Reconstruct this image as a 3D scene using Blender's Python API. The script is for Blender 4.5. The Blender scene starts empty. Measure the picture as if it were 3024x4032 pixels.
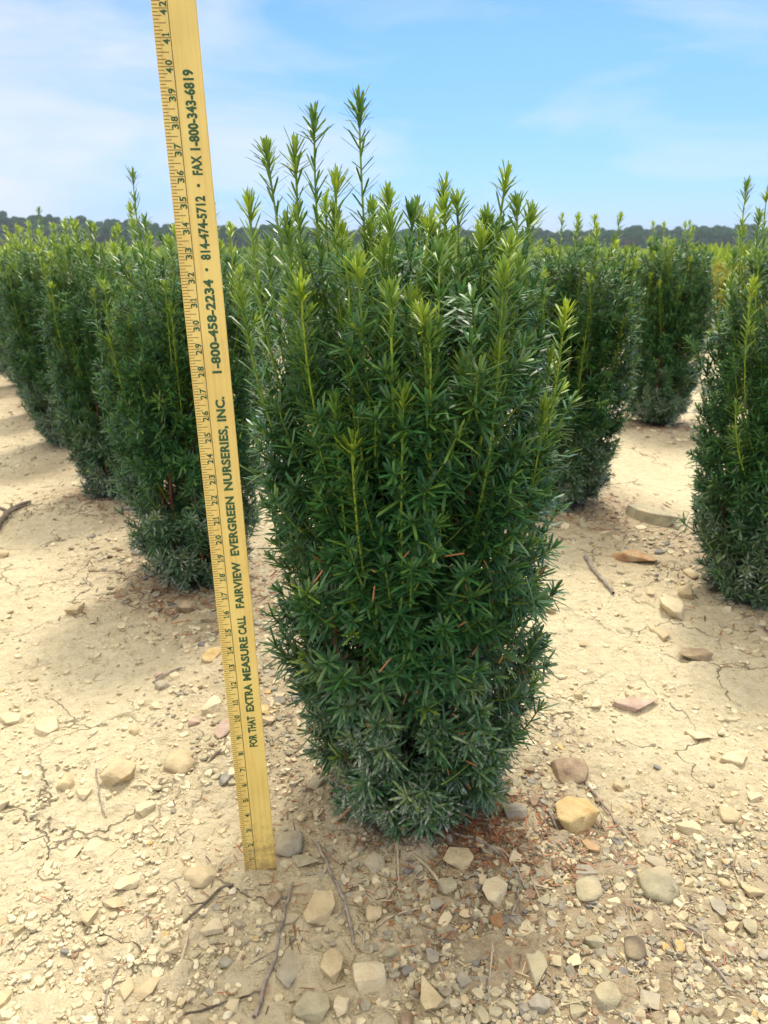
import bpy, bmesh, math, random
import numpy as np
from mathutils import Vector, Matrix

R = math.radians
rng = np.random.default_rng(11)
random.seed(5)
scene = bpy.context.scene

# ------------------------------------------------------------------ camera
CAM_H, PITCH, F = 0.84, R(18.82), 3028.0
cam_d = bpy.data.cameras.new('camera')
cam = bpy.data.objects.new('camera', cam_d)
scene.collection.objects.link(cam)
cam.location = (0, 0, CAM_H)
cam.rotation_euler = (R(90) - PITCH, 0, 0)
cam_d.sensor_fit = 'VERTICAL'
cam_d.sensor_height = 36.0
cam_d.lens = F / 4032 * 36.0
cam_d.clip_start, cam_d.clip_end = 0.02, 6000
cam_d.dof.use_dof = True
cam_d.dof.focus_distance = 1.0
cam_d.dof.aperture_fstop = 11.0
scene.camera = cam

# ------------------------------------------------------------------ sky and sun
SUN_EL, SUN_AZ = R(62), R(14)            # azimuth: clockwise from the way the camera looks (+Y)
world = bpy.data.worlds.new('World'); scene.world = world
world.use_nodes = True
wt = world.node_tree; wn, wl = wt.nodes, wt.links
bg = wn['Background']; bg.inputs['Strength'].default_value = 0.13
sky = wn.new('ShaderNodeTexSky'); sky.sky_type = 'NISHITA'; sky.sun_disc = False
sky.sun_elevation = SUN_EL; sky.sun_rotation = SUN_AZ
sky.air_density, sky.dust_density, sky.ozone_density = 1.0, 0.4, 3.0
tc = wn.new('ShaderNodeTexCoord')
mp = wn.new('ShaderNodeMapping'); mp.inputs['Scale'].default_value = (1.3, 1.3, 5.5)
mp.inputs['Rotation'].default_value = (0.0, R(-14), 0.0)
mp.inputs['Location'].default_value = (0.35, 0.0, 0.1)
cn = wn.new('ShaderNodeTexNoise'); cn.inputs['Scale'].default_value = 2.3; cn.inputs['Detail'].default_value = 7
cn.inputs['Roughness'].default_value = 0.55; cn.inputs['Distortion'].default_value = 0.5
cr = wn.new('ShaderNodeMapRange'); cr.inputs['From Min'].default_value = 0.50; cr.inputs['From Max'].default_value = 0.90
cr.inputs['To Max'].default_value = 0.85
# more cloud towards the west side of the sky
sx = wn.new('ShaderNodeSeparateXYZ')
sm = wn.new('ShaderNodeMapRange'); sm.inputs['From Min'].default_value = 0.05; sm.inputs['From Max'].default_value = -0.5
sm.inputs['To Min'].default_value = 0.0; sm.inputs['To Max'].default_value = 0.34
ad = wn.new('ShaderNodeMath'); ad.operation = 'ADD'
hs = wn.new('ShaderNodeHueSaturation'); hs.inputs['Saturation'].default_value = 1.0; hs.inputs['Value'].default_value = 1.0
mx = wn.new('ShaderNodeMix'); mx.data_type = 'RGBA'
mx.inputs['B'].default_value = (3.3, 3.4, 3.6, 1)
wl.new(tc.outputs['Generated'], mp.inputs['Vector']); wl.new(mp.outputs[0], cn.inputs['Vector'])
wl.new(tc.outputs['Generated'], sx.inputs[0]); wl.new(sx.outputs['X'], sm.inputs['Value'])
wl.new(cn.outputs['Fac'], ad.inputs[0]); wl.new(sm.outputs[0], ad.inputs[1])
wl.new(ad.outputs[0], cr.inputs['Value']); wl.new(cr.outputs[0], mx.inputs['Factor'])
tn = wn.new('ShaderNodeMix'); tn.data_type = 'RGBA'; tn.blend_type = 'MULTIPLY'; tn.inputs['Factor'].default_value = 1
hz = wn.new('ShaderNodeMapRange'); hz.inputs['From Min'].default_value = 0.0; hz.inputs['From Max'].default_value = 0.22
wl.new(sx.outputs['Z'], hz.inputs['Value'])
ht = wn.new('ShaderNodeMix'); ht.data_type = 'RGBA'; ht.inputs['A'].default_value = (0.28, 0.375, 0.66, 1); ht.inputs['B'].default_value = (0.345, 0.485, 0.65, 1)
wl.new(hz.outputs[0], ht.inputs['Factor']); wl.new(ht.outputs['Result'], tn.inputs['B'])
wl.new(sky.outputs[0], tn.inputs['A']); wl.new(tn.outputs['Result'], hs.inputs['Color']); wl.new(hs.outputs[0], mx.inputs['A'])
# warm white overhead, above the view, added as neutral fill light
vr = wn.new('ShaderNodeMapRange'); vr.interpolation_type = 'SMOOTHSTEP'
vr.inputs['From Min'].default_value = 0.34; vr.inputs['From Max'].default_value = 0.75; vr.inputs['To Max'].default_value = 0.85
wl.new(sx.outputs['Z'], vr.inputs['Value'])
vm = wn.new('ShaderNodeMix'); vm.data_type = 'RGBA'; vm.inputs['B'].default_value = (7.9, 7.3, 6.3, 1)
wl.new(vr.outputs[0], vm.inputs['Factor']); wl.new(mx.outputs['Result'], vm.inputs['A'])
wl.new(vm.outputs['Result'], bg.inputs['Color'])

sun_d = bpy.data.lights.new('sun', 'SUN'); sun = bpy.data.objects.new('sun', sun_d)
scene.collection.objects.link(sun)
sun_d.energy = 1.5; sun_d.angle = R(11); sun_d.color = (1.0, 0.94, 0.84)
sdir = Vector((math.sin(SUN_AZ) * math.cos(SUN_EL), math.cos(SUN_AZ) * math.cos(SUN_EL), math.sin(SUN_EL)))
sun.rotation_euler = sdir.to_track_quat('Z', 'Y').to_euler()
sun.location = sdir * 50

vs = scene.view_settings
vs.view_transform = 'Standard'; vs.look = 'None'; vs.gamma = 1.0; vs.exposure = 1.12
cy = scene.cycles
cy.max_bounces, cy.diffuse_bounces, cy.glossy_bounces, cy.transmission_bounces = 6, 4, 2, 4
cy.transparent_max_bounces, cy.volume_bounces = 8, 0

# ------------------------------------------------------------------ helpers
COL = scene.collection

def tag(o, label=None, cat=None, group=None, kind=None):
    if label: o['label'] = label
    if cat: o['category'] = cat
    if group: o['group'] = group
    if kind: o['kind'] = kind
    return o

def empty(name, loc=(0, 0, 0), rz=0.0, s=1.0):
    o = bpy.data.objects.new(name, None); COL.objects.link(o)
    o.empty_display_size = 0.05
    o.location = loc; o.rotation_euler = (0, 0, rz); o.scale = (s, s, s)
    return o

def link(name, me, parent=None):
    o = bpy.data.objects.new(name, me); COL.objects.link(o)
    if parent: o.parent = parent
    return o

def dup_tree(o, parent=None):
    c = o.copy(); COL.objects.link(c)
    if parent: c.parent = parent
    for ch in list(o.children): dup_tree(ch, c)
    return c

def ray(px, py):
    """direction through a point of the photograph (1659 x 2212 units)"""
    a = (px * 1.82278 - 1512) / F; b = (py * 1.82278 - 2016) / F
    c, s = math.cos(PITCH), math.sin(PITCH)
    return np.array([a, c - b * s, -s - b * c])

def gp(px, py):
    d = ray(px, py); t = -CAM_H / d[2]
    return float(d[0] * t), float(d[1] * t)

def at(px, py, Y):
    d = ray(px, py); t = Y / d[1]
    return np.array([d[0] * t, Y, CAM_H + d[2] * t])

def zdepth(x, y, z=0.0):
    return y * math.cos(PITCH) - (z - CAM_H) * math.sin(PITCH)

def mesh_np(name, V, Q, mats, mi=None, tint=None, smooth=True):
    me = bpy.data.meshes.new(name)
    V = np.asarray(V, np.float32); Q = np.asarray(Q, np.int32)
    k = Q.shape[1]
    me.vertices.add(len(V)); me.vertices.foreach_set('co', V.ravel())
    me.loops.add(Q.size); me.loops.foreach_set('vertex_index', Q.ravel())
    me.polygons.add(len(Q)); me.polygons.foreach_set('loop_start', np.arange(0, Q.size, k, dtype=np.int32))
    for m in mats: me.materials.append(m)
    if mi is not None: me.polygons.foreach_set('material_index', np.asarray(mi, np.int32))
    me.polygons.foreach_set('use_smooth', np.full(len(Q), smooth))
    if tint is not None:
        a = me.attributes.new('tint', 'FLOAT_COLOR', 'POINT')
        t = np.ones((len(V), 4), np.float32); t[:, :3] = tint
        a.data.foreach_set('color', t.ravel())
    me.update(calc_edges=True)
    return me

class Bag:
    """collects quads (strips and tubes) and links them as one mesh"""
    def __init__(self): self.V, self.Q, self.M, self.T, self.n = [], [], [], [], 0
    def add(self, V, Q, m, T):
        self.V.append(V); self.Q.append(Q + self.n); self.M.append(np.full(len(Q), m)); self.T.append(T); self.n += len(V)
    def mesh(self, name, mats):
        return mesh_np(name, np.concatenate(self.V), np.concatenate(self.Q), mats, np.concatenate(self.M), np.concatenate(self.T))

def unit(a): return a / np.maximum(np.linalg.norm(a, axis=-1, keepdims=True), 1e-9)

def needles(bag, P, D, N, L, W, curl, T, m=0, lod=0):
    """flat tapering strips: base P, direction D, upper side N, length L, width W, bend towards -N"""
    n = len(P)
    t, w = ((np.array([0, .10, .84, 1.0]), np.array([.5, .95, 1, .2])) if lod == 0 else
            (np.array([0, .75, 1.0]), np.array([.8, 1, .2])))
    N = unit(N - (N * D).sum(-1, keepdims=True) * D)
    S = np.cross(D, N)
    k = len(t)
    c = P[:, None] + D[:, None] * (L[:, None] * t)[..., None] - N[:, None] * (curl[:, None] * L[:, None] * t ** 2)[..., None]
    o = S[:, None] * (0.5 * W[:, None] * w)[..., None]
    V = np.stack([c - o, c + o], 2).reshape(-1, 3)
    b = (np.arange(n) * 2 * k)[:, None]
    q = np.array([[2 * i, 2 * i + 1, 2 * i + 3, 2 * i + 2] for i in range(k - 1)])
    Q = (b[:, :, None] + q[None]).reshape(-1, 4)
    bag.add(V, Q, m, np.repeat(T, 2 * k, axis=0))

def tube(bag, path, rad, m, tint, ns=6):
    path = np.asarray(path, float); k = len(path)
    rad = np.broadcast_to(rad, (k,))
    tg = unit(np.gradient(path, axis=0))
    ref = np.array([1, 0, 0]) if abs(tg[0, 0]) < .8 else np.array([0, 1, 0])
    A = unit(np.cross(tg, ref)); B = np.cross(tg, A)
    an = np.linspace(0, 2 * np.pi, ns, endpoint=False)
    V = (path[:, None] + rad[:, None, None] * (A[:, None] * np.cos(an)[:, None] + B[:, None] * np.sin(an)[:, None])).reshape(-1, 3)
    Q = []
    for i in range(k - 1):
        for j in range(ns):
            Q.append([i * ns + j, i * ns + (j + 1) % ns, (i + 1) * ns + (j + 1) % ns, (i + 1) * ns + j])
    bag.add(V, np.array(Q), m, np.broadcast_to(np.asarray(tint, float), (len(V), 3)))

# value noise
class VNoise:
    def __init__(self, seed): self.g = np.random.default_rng(seed).random((256, 256))
    def __call__(self, x, y):
        xi, yi = np.floor(x).astype(int), np.floor(y).astype(int)
        fx, fy = x - xi, y - yi
        fx = fx * fx * (3 - 2 * fx); fy = fy * fy * (3 - 2 * fy)
        g = self.g; a, b = xi % 256, yi % 256; a1, b1 = (a + 1) % 256, (b + 1) % 256
        return (g[a, b] * (1 - fx) + g[a1, b] * fx) * (1 - fy) + (g[a, b1] * (1 - fx) + g[a1, b1] * fx) * fy
vn1, vn2, vn3, vn4 = VNoise(1), VNoise(2), VNoise(3), VNoise(4)

MAIN = np.array([0.035, 1.045])
RA = unit(np.array([-0.50, 0.85]))          # along a row
RB = np.array([RA[1], -RA[0]])              # across the rows

def row_mask(x, y):
    """1 on a planted row line, 0 in the middle of the path between rows"""
    d = (x - MAIN[0]) * RB[0] + (y - MAIN[1]) * RB[1]
    sp = 1.26
    e = np.abs((d / sp + 0.5) % 1.0 - 0.5) * sp
    e = np.where(d < -0.6, 0.55, e)
    return np.clip(1 - (e - 0.10 + 0.16 * (vn4(x * 4, y * 4) - .5)) / 0.28, 0, 1)

MOUND = np.array(gp(905, 1835))         # little heap of fine sand at the foot of the front yew

def gh(x, y):
    x = np.asarray(x, float); y = np.asarray(y, float)
    near = np.clip(1.6 - y / 12, 0, 1)
    h = (vn1(x * 1.7 + 40, y * 1.7 + 40) - .5) * 0.030
    h = h + (vn2(x * 7 + 90, y * 7 + 90) - .5) * 0.012 * near
    h = h + (vn3(x * 27 + 9, y * 27 + 9) - .5) * 0.006 * near
    h = h + 0.016 * np.exp(-(((x - MOUND[0]) / .040) ** 2 + ((y - MOUND[1]) / .034) ** 2))
    return h + 0.012 * row_mask(x, y) * near - 0.004

def gz(x, y): return float(gh(np.array([x]), np.array([y]))[0])

# ------------------------------------------------------------------ materials
def new_mat(name):
    m = bpy.data.materials.new(name); m.use_nodes = True
    nt = m.node_tree; p = nt.nodes['Principled BSDF']
    return m, nt.nodes, nt.links, p

def ramp(nd, stops):
    r = nd.new('ShaderNodeValToRGB'); e = r.color_ramp.elements
    while len(e) < len(stops): e.new(0.5)
    for i, (p, c) in enumerate(stops): e[i].position = p; e[i].color = (*c, 1)
    return r

def needle_mat(name, old1, old2, young, trans=0.12, spec=0.5, rough=0.40):
    m, nd, ln, p = new_mat(name)
    at_ = nd.new('ShaderNodeAttribute'); at_.attribute_name = 'tint'
    sp = nd.new('ShaderNodeSeparateColor'); ln.new(at_.outputs['Color'], sp.inputs[0])
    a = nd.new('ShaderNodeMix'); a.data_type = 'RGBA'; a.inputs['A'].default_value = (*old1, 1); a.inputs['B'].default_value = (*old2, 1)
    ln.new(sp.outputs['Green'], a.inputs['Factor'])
    b = nd.new('ShaderNodeMix'); b.data_type = 'RGBA'; b.inputs['B'].default_value = (*young, 1)
    ln.new(sp.outputs['Red'], b.inputs['Factor']); ln.new(a.outputs['Result'], b.inputs['A'])
    geo = nd.new('ShaderNodeNewGeometry')
    # splashes of dried soil on the lower needles
    no = nd.new('ShaderNodeTexNoise'); no.inputs['Scale'].default_value = 190; no.inputs['Detail'].default_value = 3
    tc_ = nd.new('ShaderNodeTexCoord'); ln.new(tc_.outputs['Object'], no.inputs['Vector'])
    mr = nd.new('ShaderNodeMapRange'); mr.inputs['From Min'].default_value = 0.42; mr.inputs['From Max'].default_value = 0.62
    ln.new(no.outputs['Fac'], mr.inputs['Value'])
    mu = nd.new('ShaderNodeMath'); mu.operation = 'MULTIPLY'
    ln.new(mr.outputs[0], mu.inputs[0]); ln.new(sp.outputs['Blue'], mu.inputs[1])
    c = nd.new('ShaderNodeMix'); c.data_type = 'RGBA'; c.inputs['B'].default_value = (0.52, 0.51, 0.44, 1)
    ln.new(mu.outputs[0], c.inputs['Factor']); ln.new(b.outputs['Result'], c.inputs['A'])
    # paler matt underside
    d = nd.new('ShaderNodeMix'); d.data_type = 'RGBA'; d.blend_type = 'MIX'; d.inputs['B'].default_value = (0.11, 0.20, 0.05, 1)
    mb = nd.new('ShaderNodeMath'); mb.operation = 'MULTIPLY'; mb.inputs[1].default_value = 0.35
    ln.new(geo.outputs['Backfacing'], mb.inputs[0]); ln.new(mb.outputs[0], d.inputs['Factor']); ln.new(c.outputs['Result'], d.inputs['A'])
    ln.new(d.outputs['Result'], p.inputs['Base Color'])
    p.inputs['Roughness'].default_value = rough
    p.inputs['Specular IOR Level'].default_value = spec
    tr = nd.new('ShaderNodeBsdfTranslucent')
    hv = nd.new('ShaderNodeHueSaturation'); hv.inputs['Value'].default_value = 2.2; hv.inputs['Hue'].default_value = 0.485
    ln.new(c.outputs['Result'], hv.inputs['Color']); ln.new(hv.outputs[0], tr.inputs['Color'])
    ms = nd.new('ShaderNodeMixShader'); ms.inputs[0].default_value = trans
    ln.new(p.outputs[0], ms.inputs[1]); ln.new(tr.outputs[0], ms.inputs[2])
    ln.new(ms.outputs[0], nd['Material Output'].inputs['Surface'])
    return m

M_NEEDLE = needle_mat('yew_needles', (0.020, 0.078, 0.028), (0.068, 0.225, 0.052), (0.40, 0.52, 0.030))
M_FAR = needle_mat('field_leaves', (0.05, 0.13, 0.02), (0.12, 0.24, 0.035), (0.36, 0.44, 0.06), .28, .1, .7)
M_GOLD = needle_mat('golden_needles', (0.20, 0.22, 0.02), (0.36, 0.34, 0.03), (0.55, 0.48, 0.06))

m, nd, ln, p = new_mat('green_shoot_stem'); M_SHOOT = m
at_ = nd.new('ShaderNodeAttribute'); at_.attribute_name = 'tint'
sp = nd.new('ShaderNodeSeparateColor'); ln.new(at_.outputs['Color'], sp.inputs[0])
r_ = ramp(nd, [(0.0, (0.07, 0.14, 0.018)), (0.5, (0.24, 0.33, 0.025)), (1.0, (0.38, 0.46, 0.032))])
ln.new(sp.outputs['Red'], r_.inputs[0]); ln.new(r_.outputs[0], p.inputs['Base Color']); p.inputs['Roughness'].default_value = 0.45

m, nd, ln, p = new_mat('red_brown_bark'); M_BARK = m
no = nd.new('ShaderNodeTexNoise'); no.inputs['Scale'].default_value = 120; no.inputs['Detail'].default_value = 4
tcn = nd.new('ShaderNodeTexCoord'); mpp = nd.new('ShaderNodeMapping'); mpp.inputs['Scale'].default_value = (1, 1, .15)
ln.new(tcn.outputs['Object'], mpp.inputs[0]); ln.new(mpp.outputs[0], no.inputs['Vector'])
r_ = ramp(nd, [(0.3, (0.06, 0.022, 0.012)), (0.7, (0.24, 0.085, 0.045))])
ln.new(no.outputs['Fac'], r_.inputs[0]); ln.new(r_.outputs[0], p.inputs['Base Color']); p.inputs['Roughness'].default_value = 0.8

# dry clay soil
m, nd, ln, p = new_mat('dry_clay_soil'); M_SOIL = m
geo = nd.new('ShaderNodeNewGeometry')
n1 = nd.new('ShaderNodeTexNoise'); n1.inputs['Scale'].default_value = 2.6; n1.inputs['Detail'].default_value = 6
n2 = nd.new('ShaderNodeTexNoise'); n2.inputs['Scale'].default_value = 38; n2.inputs['Detail'].default_value = 7; n2.inputs['Roughness'].default_value = 0.65
n3 = nd.new('ShaderNodeTexNoise'); n3.inputs['Scale'].default_value = 260; n3.inputs['Detail'].default_value = 4
v1 = nd.new('ShaderNodeTexVoronoi'); v1.inputs['Scale'].default_value = 95
v2 = nd.new('ShaderNodeTexVoronoi'); v2.inputs['Scale'].default_value = 230
vc = nd.new('ShaderNodeTexVoronoi'); vc.feature = 'DISTANCE_TO_EDGE'; vc.inputs['Scale'].default_value = 5.5
# warp for the cracks
nw = nd.new('ShaderNodeTexNoise'); nw.inputs['Scale'].default_value = 9; nw.inputs['Detail'].default_value = 4; nw.inputs['Roughness'].default_value = .55
va = nd.new('ShaderNodeVectorMath'); va.operation = 'MULTIPLY_ADD'; va.inputs[1].default_value = (.20, .20, 0)
ln.new(nw.outputs['Color'], va.inputs[0]); ln.new(geo.outputs['Position'], va.inputs[2]); ln.new(va.outputs[0], vc.inputs['Vector'])
for k in (n1, n2, n3, v1, v2, nw): ln.new(geo.outputs['Position'], k.inputs['Vector'])
ck = nd.new('ShaderNodeMapRange'); ck.inputs['From Min'].default_value = 0.0; ck.inputs['From Max'].default_value = 0.018
ln.new(vc.outputs['Distance'], ck.inputs['Value'])                 # 0 in the crack
nm = nd.new('ShaderNodeTexNoise'); nm.inputs['Scale'].default_value = 3.3; nm.inputs['Detail'].default_value = 3
ln.new(geo.outputs['Position'], nm.inputs['Vector'])
cm = nd.new('ShaderNodeMapRange'); cm.inputs['From Min'].default_value = 0.46; cm.inputs['From Max'].default_value = 0.56
ln.new(nm.outputs['Fac'], cm.inputs['Value'])
iv = nd.new('ShaderNodeMath'); iv.operation = 'SUBTRACT'; iv.inputs[0].default_value = 1.0; ln.new(ck.outputs[0], iv.inputs[1])
cmul = nd.new('ShaderNodeMath'); cmul.operation = 'MULTIPLY'; ln.new(iv.outputs[0], cmul.inputs[0]); ln.new(cm.outputs[0], cmul.inputs[1])
ra1 = ramp(nd, [(0.25, (0.59, 0.495, 0.31)), (0.55, (0.71, 0.615, 0.405)), (0.8, (0.76, 0.67, 0.46))])
ln.new(n2.outputs['Fac'], ra1.inputs[0])
at_ = nd.new('ShaderNodeAttribute'); at_.attribute_name = 'tint'
sp = nd.new('ShaderNodeSeparateColor'); ln.new(at_.outputs['Color'], sp.inputs[0])
ra2 = ramp(nd, [(0.25, (0.28, 0.215, 0.135)), (0.5, (0.42, 0.335, 0.215)), (0.75, (0.52, 0.43, 0.285))])
ln.new(n2.outputs['Fac'], ra2.inputs[0])
mxs = nd.new('ShaderNodeMix'); mxs.data_type = 'RGBA'
ln.new(sp.outputs['Red'], mxs.inputs['Factor']); ln.new(ra1.outputs[0], mxs.inputs['A']); ln.new(ra2.outputs[0], mxs.inputs['B'])
mxv = nd.new('ShaderNodeMix'); mxv.data_type = 'RGBA'; mxv.blend_type = 'MULTIPLY'; mxv.inputs['Factor'].default_value = 0.5
rv = ramp(nd, [(0.3, (0.78, 0.74, 0.68)), (0.6, (1, 1, 1))])
ln.new(n1.outputs['Fac'], rv.inputs[0]); ln.new(mxs.outputs['Result'], mxv.inputs['A']); ln.new(rv.outputs[0], mxv.inputs['B'])
mxc = nd.new('ShaderNodeMix'); mxc.data_type = 'RGBA'; mxc.inputs['B'].default_value = (0.10, 0.07, 0.04, 1)  # shade inside the cracks painted in as dark brown
cml = nd.new('ShaderNodeMath'); cml.operation = 'MULTIPLY'; cml.inputs[1].default_value = 0.75
ln.new(cmul.outputs[0], cml.inputs[0]); ln.new(cml.outputs[0], mxc.inputs['Factor']); ln.new(mxv.outputs['Result'], mxc.inputs['A'])
ln.new(mxc.outputs['Result'], p.inputs['Base Color'])
p.inputs['Roughness'].default_value = 0.95; p.inputs['Specular IOR Level'].default_value = 0.1
def madd(a, k, b=None):
    q = nd.new('ShaderNodeMath'); q.operation = 'MULTIPLY_ADD'
    ln.new(a, q.inputs[0]); q.inputs[1].default_value = k
    if b is None: q.inputs[2].default_value = 0
    else: ln.new(b, q.inputs[2])
    return q.outputs[0]
hh = madd(n2.outputs['Fac'], 0.020)
hh = madd(v1.outputs['Distance'], -0.0050, hh)
hh = madd(v2.outputs['Distance'], -0.0015, hh)
hh = madd(n3.outputs['Fac'], 0.002, hh)
hh = madd(cmul.outputs[0], -0.006, hh)
bp = nd.new('ShaderNodeBump'); bp.inputs['Strength'].default_value = 0.9; bp.inputs['Distance'].default_value = 1.0
ln.new(hh, bp.inputs['Height']); ln.new(bp.outputs[0], p.inputs['Normal'])

def stone_mat(name, c1, c2, spec=0.25):
    m, nd, ln, p = new_mat(name)
    tcn = nd.new('ShaderNodeTexCoord'); oi = nd.new('ShaderNodeObjectInfo')
    ad_ = nd.new('ShaderNodeVectorMath'); ad_.operation = 'ADD'
    geo = nd.new('ShaderNodeNewGeometry')
    ln.new(geo.outputs['Position'], ad_.inputs[0]); ln.new(oi.outputs['Random'], ad_.inputs[1])
    n1 = nd.new('ShaderNodeTexNoise'); n1.inputs['Scale'].default_value = 38; n1.inputs['Detail'].default_value = 7; n1.inputs['Roughness'].default_value = .6
    n2 = nd.new('ShaderNodeTexNoise'); n2.inputs['Scale'].default_value = 300; n2.inputs['Detail'].default_value = 3
    ln.new(ad_.outputs[0], n1.inputs['Vector']); ln.new(ad_.outputs[0], n2.inputs['Vector'])
    r = ramp(nd, [(0.30, c1), (0.68, c2)]); ln.new(n1.outputs['Fac'], r.inputs[0])
    # soil dust lying on the faces turned up
    dm = nd.new('ShaderNodeMix'); dm.data_type = 'RGBA'; dm.inputs['B'].default_value = (0.62, 0.50, 0.29, 1)
    sn = nd.new('ShaderNodeMapRange'); sn.inputs['From Min'].default_value = 0.42; sn.inputs['From Max'].default_value = 0.7; sn.inputs['To Max'].default_value = 0.5
    n4 = nd.new('ShaderNodeTexNoise'); n4.inputs['Scale'].default_value = 22; n4.inputs['Detail'].default_value = 5
    ln.new(ad_.outputs[0], n4.inputs['Vector']); ln.new(n4.outputs['Fac'], sn.inputs['Value'])
    ln.new(sn.outputs[0], dm.inputs['Factor']); ln.new(r.outputs[0], dm.inputs['A'])
    ln.new(dm.outputs['Result'], p.inputs['Base Color'])
    p.inputs['Roughness'].default_value = 0.85; p.inputs['Specular IOR Level'].default_value = spec
    q = nd.new('ShaderNodeMath'); q.operation = 'MULTIPLY_ADD'; q.inputs[1].default_value = 0.008
    ln.new(n1.outputs['Fac'], q.inputs[0])
    q2 = nd.new('ShaderNodeMath'); q2.operation = 'MULTIPLY'; q2.inputs[1].default_value = 0.0012
    ln.new(n2.outputs['Fac'], q2.inputs[0]); ln.new(q2.outputs[0], q.inputs[2])
    b = nd.new('ShaderNodeBump'); b.inputs['Strength'].default_value = 0.8; b.inputs['Distance'].default_value = 1.0
    ln.new(q.outputs[0], b.inputs['Height']); ln.new(b.outputs[0], p.inputs['Normal'])
    return m
SM = {
    'tan': stone_mat('tan_stone', (0.44, 0.34, 0.19), (0.62, 0.50, 0.30)),
    'pale': stone_mat('pale_stone', (0.54, 0.44, 0.27), (0.70, 0.60, 0.40)),
    'grey': stone_mat('grey_stone', (0.23, 0.205, 0.16), (0.44, 0.39, 0.29)),
    'green': stone_mat('grey_green_stone', (0.26, 0.235, 0.15), (0.45, 0.40, 0.26)),
    'gold': stone_mat('golden_stone', (0.42, 0.28, 0.11), (0.66, 0.49, 0.22)),
    'pink': stone_mat('pinkish_stone', (0.33, 0.21, 0.16), (0.56, 0.42, 0.33)),
    'brown': stone_mat('brown_stone', (0.20, 0.135, 0.085), (0.40, 0.29, 0.19)),
    'dark': stone_mat('dark_brown_stone', (0.07, 0.055, 0.04), (0.20, 0.155, 0.11)),
    'rust': stone_mat('rust_stone', (0.26, 0.13, 0.055), (0.46, 0.28, 0.14)),
    'blue': stone_mat('blue_grey_stone', (0.17, 0.16, 0.14), (0.34, 0.32, 0.28)),
}
def flat_mat(name, c1, c2, scale=60, rough=0.8, attr=False):
    m, nd, ln, p = new_mat(name)
    r = ramp(nd, [(0.3, c1), (0.7, c2)])
    if attr:
        a = nd.new('ShaderNodeAttribute'); a.attribute_name = 'tint'
        s = nd.new('ShaderNodeSeparateColor'); ln.new(a.outputs['Color'], s.inputs[0]); ln.new(s.outputs['Red'], r.inputs[0])
    else:
        g = nd.new('ShaderNodeNewGeometry'); n = nd.new('ShaderNodeTexNoise'); n.inputs['Scale'].default_value = scale; n.inputs['Detail'].default_value = 5
        ln.new(g.outputs['Position'], n.inputs['Vector']); ln.new(n.outputs['Fac'], r.inputs[0])
    ln.new(r.outputs[0], p.inputs['Base Color']); p.inputs['Roughness'].default_value = rough
    return m
M_TWIG = flat_mat('weathered_twig', (0.16, 0.13, 0.10), (0.40, 0.34, 0.27), 90)
M_TWIGP = flat_mat('pale_twig', (0.30, 0.23, 0.14), (0.55, 0.45, 0.30), 90)
M_ROOT = flat_mat('dark_root', (0.06, 0.045, 0.03), (0.22, 0.17, 0.12), 70)
M_LITTER = flat_mat('dead_needles', (0.13, 0.08, 0.05), (0.34, 0.135, 0.05), attr=True, rough=0.6)
M_STRAW = flat_mat('dry_straw', (0.22, 0.16, 0.09), (0.50, 0.40, 0.24), attr=True)
m, nd, ln, p = new_mat('gravel'); M_GRAVEL = m
a = nd.new('ShaderNodeAttribute'); a.attribute_name = 'tint'
g = nd.new('ShaderNodeNewGeometry'); n = nd.new('ShaderNodeTexNoise'); n.inputs['Scale'].default_value = 130; n.inputs['Detail'].default_value = 4
ln.new(g.outputs['Position'], n.inputs['Vector'])
r = ramp(nd, [(0.3, (.72, .72, .72)), (0.7, (1.12, 1.12, 1.12))]); ln.new(n.outputs['Fac'], r.inputs[0])
mm = nd.new('ShaderNodeMix'); mm.data_type = 'RGBA'; mm.blend_type = 'MULTIPLY'; mm.inputs['Factor'].default_value = 1
ln.new(a.outputs['Color'], mm.inputs['A']); ln.new(r.outputs[0], mm.inputs['B']); ln.new(mm.outputs['Result'], p.inputs['Base Color'])
p.inputs['Roughness'].default_value = 0.9; p.inputs['Specular IOR Level'].default_value = .2

# wood of the measuring stick
m, nd, ln, p = new_mat('varnished_wood'); M_WOOD = m
tcn = nd.new('ShaderNodeTexCoord'); mpp = nd.new('ShaderNodeMapping'); mpp.inputs['Scale'].default_value = (260, 260, 9)
n = nd.new('ShaderNodeTexNoise'); n.inputs['Scale'].default_value = 1.0; n.inputs['Detail'].default_value = 5; n.inputs['Roughness'].default_value = .6
ln.new(tcn.outputs['Object'], mpp.inputs[0]); ln.new(mpp.outputs[0], n.inputs['Vector'])
r = ramp(nd, [(0.25, (0.84, 0.56, 0.14)), (0.5, (0.93, 0.695, 0.205)), (0.8, (0.95, 0.75, 0.255))]); ln.new(n.outputs['Fac'], r.inputs[0])
n2 = nd.new('ShaderNodeTexNoise'); n2.inputs['Scale'].default_value = 11; n2.inputs['Detail'].default_value = 6
ln.new(tcn.outputs['Object'], n2.inputs['Vector'])
r2 = ramp(nd, [(0.3, (.80, .76, .70)), (0.6, (1, 1, 1))]); ln.new(n2.outputs['Fac'], r2.inputs[0])
mm = nd.new('ShaderNodeMix'); mm.data_type = 'RGBA'; mm.blend_type = 'MULTIPLY'; mm.inputs['Factor'].default_value = .7
ln.new(r.outputs[0], mm.inputs['A']); ln.new(r2.outputs[0], mm.inputs['B'])
sz_ = nd.new('ShaderNodeSeparateXYZ'); ln.new(tcn.outputs['Object'], sz_.inputs[0])      # soil rubbed into the foot, scuffs higher up
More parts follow.
